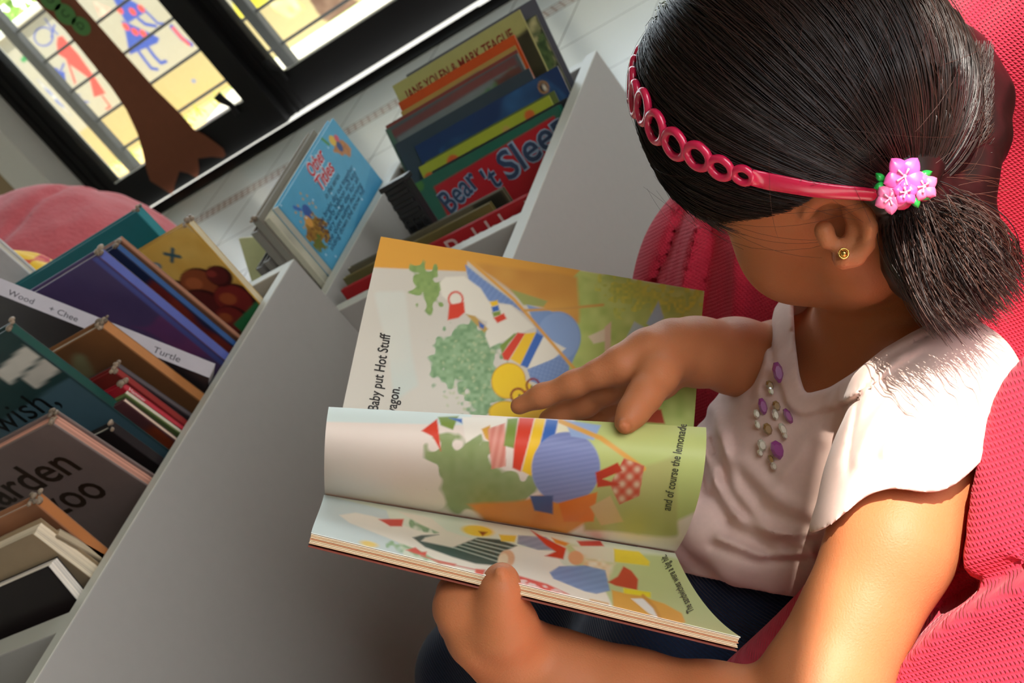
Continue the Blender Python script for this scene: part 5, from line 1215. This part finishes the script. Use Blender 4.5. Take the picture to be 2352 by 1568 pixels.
# front wisps along the forehead and temple
for i in range(420):
    q = rng.random(); y = .098 - .06 * q; x = -.01 - .055 * q
    d = unit(((np.array([x, y, hline(y) + .012])) - HC) / HR_); w0 = H(*(HC + d * (HR_ + .001)))
    drop = (.012 + .030 * rng.random() * (1 - q * .6))
    w1 = w0 - hu * drop * .5 + hn * .004 * rng.random() - hr * .002; w2 = w0 - hu * drop - hn * .010 * rng.random() + rng.normal(size=3) * .002
    t_ = np.linspace(0, 1, 8); up_ = H(*(HC + unit(d + np.array([0, -.1, .25])) * (HR_ + .001)))
    ST.add(bez(up_, w0, w1, w2, t_), .00016, HBASE)
for i in range(26):   # loose hairs over temple and cheek
    a = P(1470 + 60 * rng.random(), 300 + 140 * rng.random(), .748); b_ = P(1540 + 110 * rng.random(), 470 + 90 * rng.random(), .742 - .01 * rng.random()); c = P(1640 + 160 * rng.random(), 560 + 80 * rng.random(), .735)
    t_ = np.linspace(0, 1, 12); X = np.outer((1 - t_) ** 2, a) + np.outer(2 * t_ * (1 - t_), b_) + np.outer(t_ ** 2, c)
    ST.add(X[: 5 + int(5 * rng.random())], .00007, HBASE)
# ponytail
t_ = np.linspace(0, 1, 14)
for i in range(5000):
    an = rng.random() * 2 * math.pi; rr = math.sqrt(rng.random())
    ex, ey = 128 * rr * math.cos(an), 84 * rr * math.sin(an); ca_, sa_ = math.cos(-.62), math.sin(-.62)
    E = (2228 + ex * ca_ - ey * sa_, 662 + ex * sa_ + ey * ca_, .728 + .045 * rng.normal() * .5)
    ln = .84 + .30 * rng.random()
    s0 = TIE + rng.normal(size=3) * .005 + R3.T @ np.array([.003, .004, .006])
    s3 = P(*E); s3 = s0 + (s3 - s0) * ln
    bow = R3.T @ np.array([.012 * (ex / 118), -.018 * (1 - (ey + 78) / 156) + .006, -.012 + .02 * rng.random()])
    s1 = s0 + (s3 - s0) * .30 + bow * 1.1; s2 = s0 + (s3 - s0) * .68 + bow * 1.3
    ST.add(bez(s0, s1, s2, s3, t_), .00020 + .0001 * rng.random(), HBASE * (.8 + .5 * rng.random()) + HBRN * .45 * rng.random() ** 1.5)
for i in range(130):  # flyaways
    s0 = TIE + rng.normal(size=3) * .006; E = P(2120 + 230 * rng.random(), 380 + 330 * rng.random(), .70 + .03 * rng.random())
    mid = (s0 + E) / 2 + R3.T @ np.array([.01 * rng.normal(), -.014 * rng.random(), -.006])
    ST.add(np.outer((1 - t_) ** 2, s0) + np.outer(2 * t_ * (1 - t_), mid) + np.outer(t_ ** 2, E), .00010, HBRN)
for i in range(2800):  # hair over the nape gathered up to the tie
    a = P(2150 + 135 * rng.random(), 90 + 270 * rng.random(), .722 + .016 * rng.random()); e_ = TIE + rng.normal(size=3) * .004
    mid = P(2205 + 55 * rng.random(), 320 + 80 * rng.random(), .716 + .012 * rng.random())
    ST.add(np.outer((1 - t_) ** 2, a) + np.outer(2 * t_ * (1 - t_), mid) + np.outer(t_ ** 2, e_), .00022, HBASE * (.6 + .6 * rng.random()) + HBRN * .3 * rng.random())
for i in range(160):
    d = unit(rng.normal(size=3)); p = HC + d * HR_
    if p[2] < hline(p[1]) + .01: continue
    dirs = slerp(d, unit(d + .9 * (tdir - d) + .3 * rng.normal(size=3)), t_)
    X = HO + (HC + dirs * (HR_ + .003 + .006 * np.sin(t_ * 3.1)[:, None] * rng.random())) @ HA
    ST.add(X, .00009, HBASE + HBRN * .4)
so2 = ST.build('hair_strands', hm, girl); so2['kind'] = 'stuff'
so2.parent = hair; so2.name = 'strands'
# ---------------------------------------------------------------- headband
def on_hair(px, py, off=.0):
    o_ = (CAM - HO) @ HA.T - HC; dv = HA @ ray(px, py); rr = HR_ + off
    a = ((dv / rr) ** 2).sum(); b_ = 2 * (o_ * dv / rr ** 2).sum(); c = ((o_ / rr) ** 2).sum() - 1; D = b_ * b_ - 4 * a * c
    s_ = (-b_ - math.sqrt(max(D, 0))) / (2 * a); l = o_ + dv * s_
    if D < 0: l = l / np.linalg.norm(l / rr)
    n = unit(l / rr ** 2)
    return HO + (l + HC) @ HA, n @ HA
hb = thing('headband', 'raspberry pink plastic headband with a row of pointed openwork rings across the black hair', 'headband', on_hair(1600, 355)[0], None)
hbm = mat('pink_plastic', '#c81e48', rough=.22, spec=.55, coat=.4, sss=.1)
ringc = [(1707, 403, .0044, .0052), (1655, 386, .0056, .0068), (1603, 359, .0064, .0082), (1550, 331, .0068, .0092), (1506, 292, .0066, .0104), (1477, 246, .0062, .0112)]
pathp = [np.array(r_[:2], float) for r_ in ringc]
mb = MB(); cen = [on_hair(r_[0], r_[1], .0052) for r_ in ringc]
# beyond the visible rings the band runs on over the crown to the far ear, in the plane of the rings
pl_n = unit(np.cross(cen[0][0] - H(*HC), cen[4][0] - H(*HC)))
a0 = unit(cen[0][0] - H(*HC)); a1 = unit(np.cross(pl_n, a0))
if (cen[5][0] - H(*HC)) @ a1 < 0: a1 = -a1
def on_plane(ang, off):
    w = a0 * math.cos(ang) + a1 * math.sin(ang); l = w @ HA.T; rr = HR_ + off
    l = l / np.linalg.norm(l / rr); return HO + (HC + l) @ HA, unit((l / rr ** 2) @ HA)
last = math.atan2((cen[5][0] - H(*HC)) @ a1, (cen[5][0] - H(*HC)) @ a0)
rings = [(c, n, b_, a_) for (c, n), (_, _, b_, a_) in zip(cen, ringc)]
for k in range(1, 7):
    c, n = on_plane(last + .145 * k, .0052); f = max(.5, 1 - .07 * max(0, k - 2)); rings.append((c, n, .0060 * f, .0112 * f))
for i, (c, n, b_, a_) in enumerate(rings):
    tg = rings[min(i + 1, len(rings) - 1)][0] - rings[max(i - 1, 0)][0]; tg = unit(tg - n * (tg @ n)); bt_v = np.cross(n, tg)
    K = 28; pts = []
    for k in range(K):
        an = 2 * math.pi * k / K; cx, sy = math.cos(an), math.sin(an)
        wdt = b_ * 1.12 * np.sign(cx) * abs(cx) ** 1.15; pts.append(c + tg * wdt + bt_v * a_ * .82 * sy)
    mb.tube(pts, .0021 + .12 * (b_ - .0044), 10, closed=True)
ro = mb.build('openwork_rings', hbm, hb, smooth=True)
mb = MB(); bp_ = [(1728, 408), (1765, 417), (1810, 425), (1860, 434), (1910, 440), (1955, 443), (2000, 447), (2040, 450)]
q = [on_hair(a, b_, .0050) for a, b_ in bp_]; wd_ = np.interp(np.arange(len(q)), [0, 1, 4, 7], [.0052, .0054, .0046, .0036])
Vb = []; 
for i, (c, n) in enumerate(q):
    tg = unit(q[min(i + 1, len(q) - 1)][0] - q[max(i - 1, 0)][0]); bv = unit(np.cross(n, tg))
    for k in range(12):
        an = 2 * math.pi * k / 12; Vb.append(c + bv * wd_[i] * math.cos(an) + n * .0015 * math.sin(an))
Fb_ = [[i * 12 + k, i * 12 + (k + 1) % 12, (i + 1) * 12 + (k + 1) % 12, (i + 1) * 12 + k] for i in range(len(q) - 1) for k in range(12)] + [list(range(12)), list(range((len(q) - 1) * 12, len(q) * 12))]
mb.add(Vb, Fb_); mb.build('band_arm', hbm, hb, smooth=True)
# ---------------------------------------------------------------- flower hair clip
FC = P(2080, 424, .6700); fx, fy, fz = R3[0], R3[1], -R3[2]
clip = thing('hair_clip', 'pink moulded flower hair clip with green leaves at the ponytail', 'hair clip', FC)
def fpt(px, py, h): return P(px, py, .6700 - h)
def petal(mb, px, py, ang, ln, wd, h, col, cup=.3):
    """a leaf-shaped lobe lying on the clip, root at (px,py)"""
    V = []; F = []; nu, nv = 7, 9; s_ = .6700 / FPX
    for lay in (0, 1):
        for j in range(nv):
            t__ = j / (nv - 1); w = wd * math.sin(math.pi * min(1, .12 + t__ * .88)) ** .7 * (1.0 - .15 * t__)
            for i in range(nu):
                e = 2 * i / (nu - 1) - 1; x = t__ * ln; y = e * w * .5
                z = h + .0016 * math.sin(math.pi * t__) - cup * .002 * (e * e) + .0006 * (1 - abs(e)) - (.0016 if lay else 0)
                V.append(fpt(px + x * math.cos(ang) - y * math.sin(ang), py + x * math.sin(ang) + y * math.cos(ang), z))
    n = nu * nv
    for j in range(nv - 1):
        for i in range(nu - 1):
            a = j * nu + i; F.append([a, a + 1, a + nu + 1, a + nu]); F.append([n + a, n + a + nu, n + a + nu + 1, n + a + 1])
    for j in range(nv - 1): F.append([j * nu, (j + 1) * nu, n + (j + 1) * nu, n + j * nu]); F.append([j * nu + nu - 1, n + j * nu + nu - 1, n + (j + 1) * nu + nu - 1, (j + 1) * nu + nu - 1])
    mb.add(V, F, lin(col))
PK, PK2, GR = '#e55aa8', '#e8709c', '#1f9a3c'
clm = mat('moulded_plastic', vcol=True, rough=.35, spec=.5, coat=.2)
mb = MB()
for (x, y, r) in ((2080, 424, 40), (2040, 440, 28), (2120, 435, 28), (2070, 455, 28), (2075, 395, 26)): mb.ell(fpt(x, y, -.001), np.stack([fx, fy, fz]), (r * .6700 / FPX, r * .6700 / FPX, .0035), 14, 8, lin('#c8305a'))
mb.build('backing', clm, clip, smooth=True)
lf = MB()
for (x, y, a, ln, wd) in ((2085, 392, -1.2, 30, 22), (2112, 405, -.35, 32, 20), (2030, 415, -2.4, 26, 20), (2034, 425, 2.9, 28, 22), (2098, 450, 1.2, 30, 24), (2108, 442, .5, 32, 24)): petal(lf, x, y, a, ln, wd, .0030, GR)
lf.build('leaves', clm, clip, smooth=True)
for (cx, cy, R_, hh, col, rot) in ((2078, 405, 52, .0052, PK, .3), (2080, 442, 32, .0060, PK, .9), (2044, 456, 38, .0044, PK2, .2), (2122, 428, 36, .0042, PK2, .7)):
    fm = MB()
    for k in range(5): petal(fm, cx, cy, rot + k * 2 * math.pi / 5, R_, R_ * .95, hh, col)
    for k in range(4):
        a = rot + 1.0 + k * 1.3; fm.tube([fpt(cx, cy, hh + .001), fpt(cx + R_ * .4 * math.cos(a), cy + R_ * .4 * math.sin(a), hh + .0032)], [.0004, .0006], 5, lin('#f0b0c8'))
    fm.ell(fpt(cx, cy, hh + .0012), np.stack([fx, fy, fz]), (.0012, .0012, .001), 8, 6, lin('#f4a8c4'))
    fm.build('flower', clm, clip, smooth=True)
# ---------------------------------------------------------------- beads sewn on the shirt front
spx, spy, spd = projv(SHV)
def shirt_d(x, y):
    m_ = (np.abs(spx - x) < 7) & (np.abs(spy - y) < 7)
    return spd[m_].min() if m_.any() else .84
glass_p = mat('purple_bead', '#8a3f7c', rough=.12, spec=.8, coat=.6); glass_c = mat('clear_bead', '#d8d4c4', rough=.08, spec=.9, metal=.35, coat=.5); glass_b = mat('amber_bead', '#8a6a3c', rough=.12, spec=.8, coat=.6)
def bead(x, y, ln, wd, ang, mt):
    d = shirt_d(x, y); s_ = d / FPX; c = P(x, y, d - .0012); u_ = math.cos(ang) * R3[0] + math.sin(ang) * R3[1]; v_ = -math.sin(ang) * R3[0] + math.cos(ang) * R3[1]
    mb = MB(); n = 8; V = []; F = []
    prof = [(1.0, -.0012), (1.0, .0008), (.62, .0026)]
    for (k, z) in prof:
        for i in range(n):
            a = 2 * math.pi * i / n + .39; V.append(c + u_ * math.cos(a) * ln * .5 * s_ * k + v_ * math.sin(a) * wd * .5 * s_ * k - R3[2] * z)
    for r_ in range(2): F += [[r_ * n + i, r_ * n + (i + 1) % n, (r_ + 1) * n + (i + 1) % n, (r_ + 1) * n + i] for i in range(n)]
    F.append([2 * n + i for i in range(n)]); F.append(list(range(n))[::-1])
    mb.add(V, F); o = mb.build('bead', mt, shirt)
    return o
for (x, y, ln, wd, a, k) in ((1787, 855, 52, 24, 1.35, 'p'), (1752, 933, 42, 20, 1.3, 'p'), (1810, 955, 40, 17, 1.1, 'p'), (1786, 1033, 48, 30, 1.1, 'p'), (1768, 885, 26, 17, 1.2, 'b'), (1771, 898, 20, 12, 1.2, 'c'), (1783, 932, 26, 18, 1.2, 'b'), (1781, 952, 28, 15, 1.3, 'c'), (1738, 950, 22, 14, 1.3, 'c'), (1740, 975, 24, 12, 1.2, 'c'), (1763, 985, 30, 20, 1.2, 'b'), (1798, 985, 32, 16, 1.1, 'c'), (1803, 1000, 18, 12, 1.2, 'c'), (1750, 1022, 30, 20, 1.2, 'c'), (1746, 1040, 18, 12, 1.2, 'c'), (1770, 1055, 24, 13, 1.2, 'b'), (1777, 1070, 20, 14, 1.2, 'c')):
    bead(x, y, ln, wd, a, {'p': glass_p, 'c': glass_c, 'b': glass_b}[k])
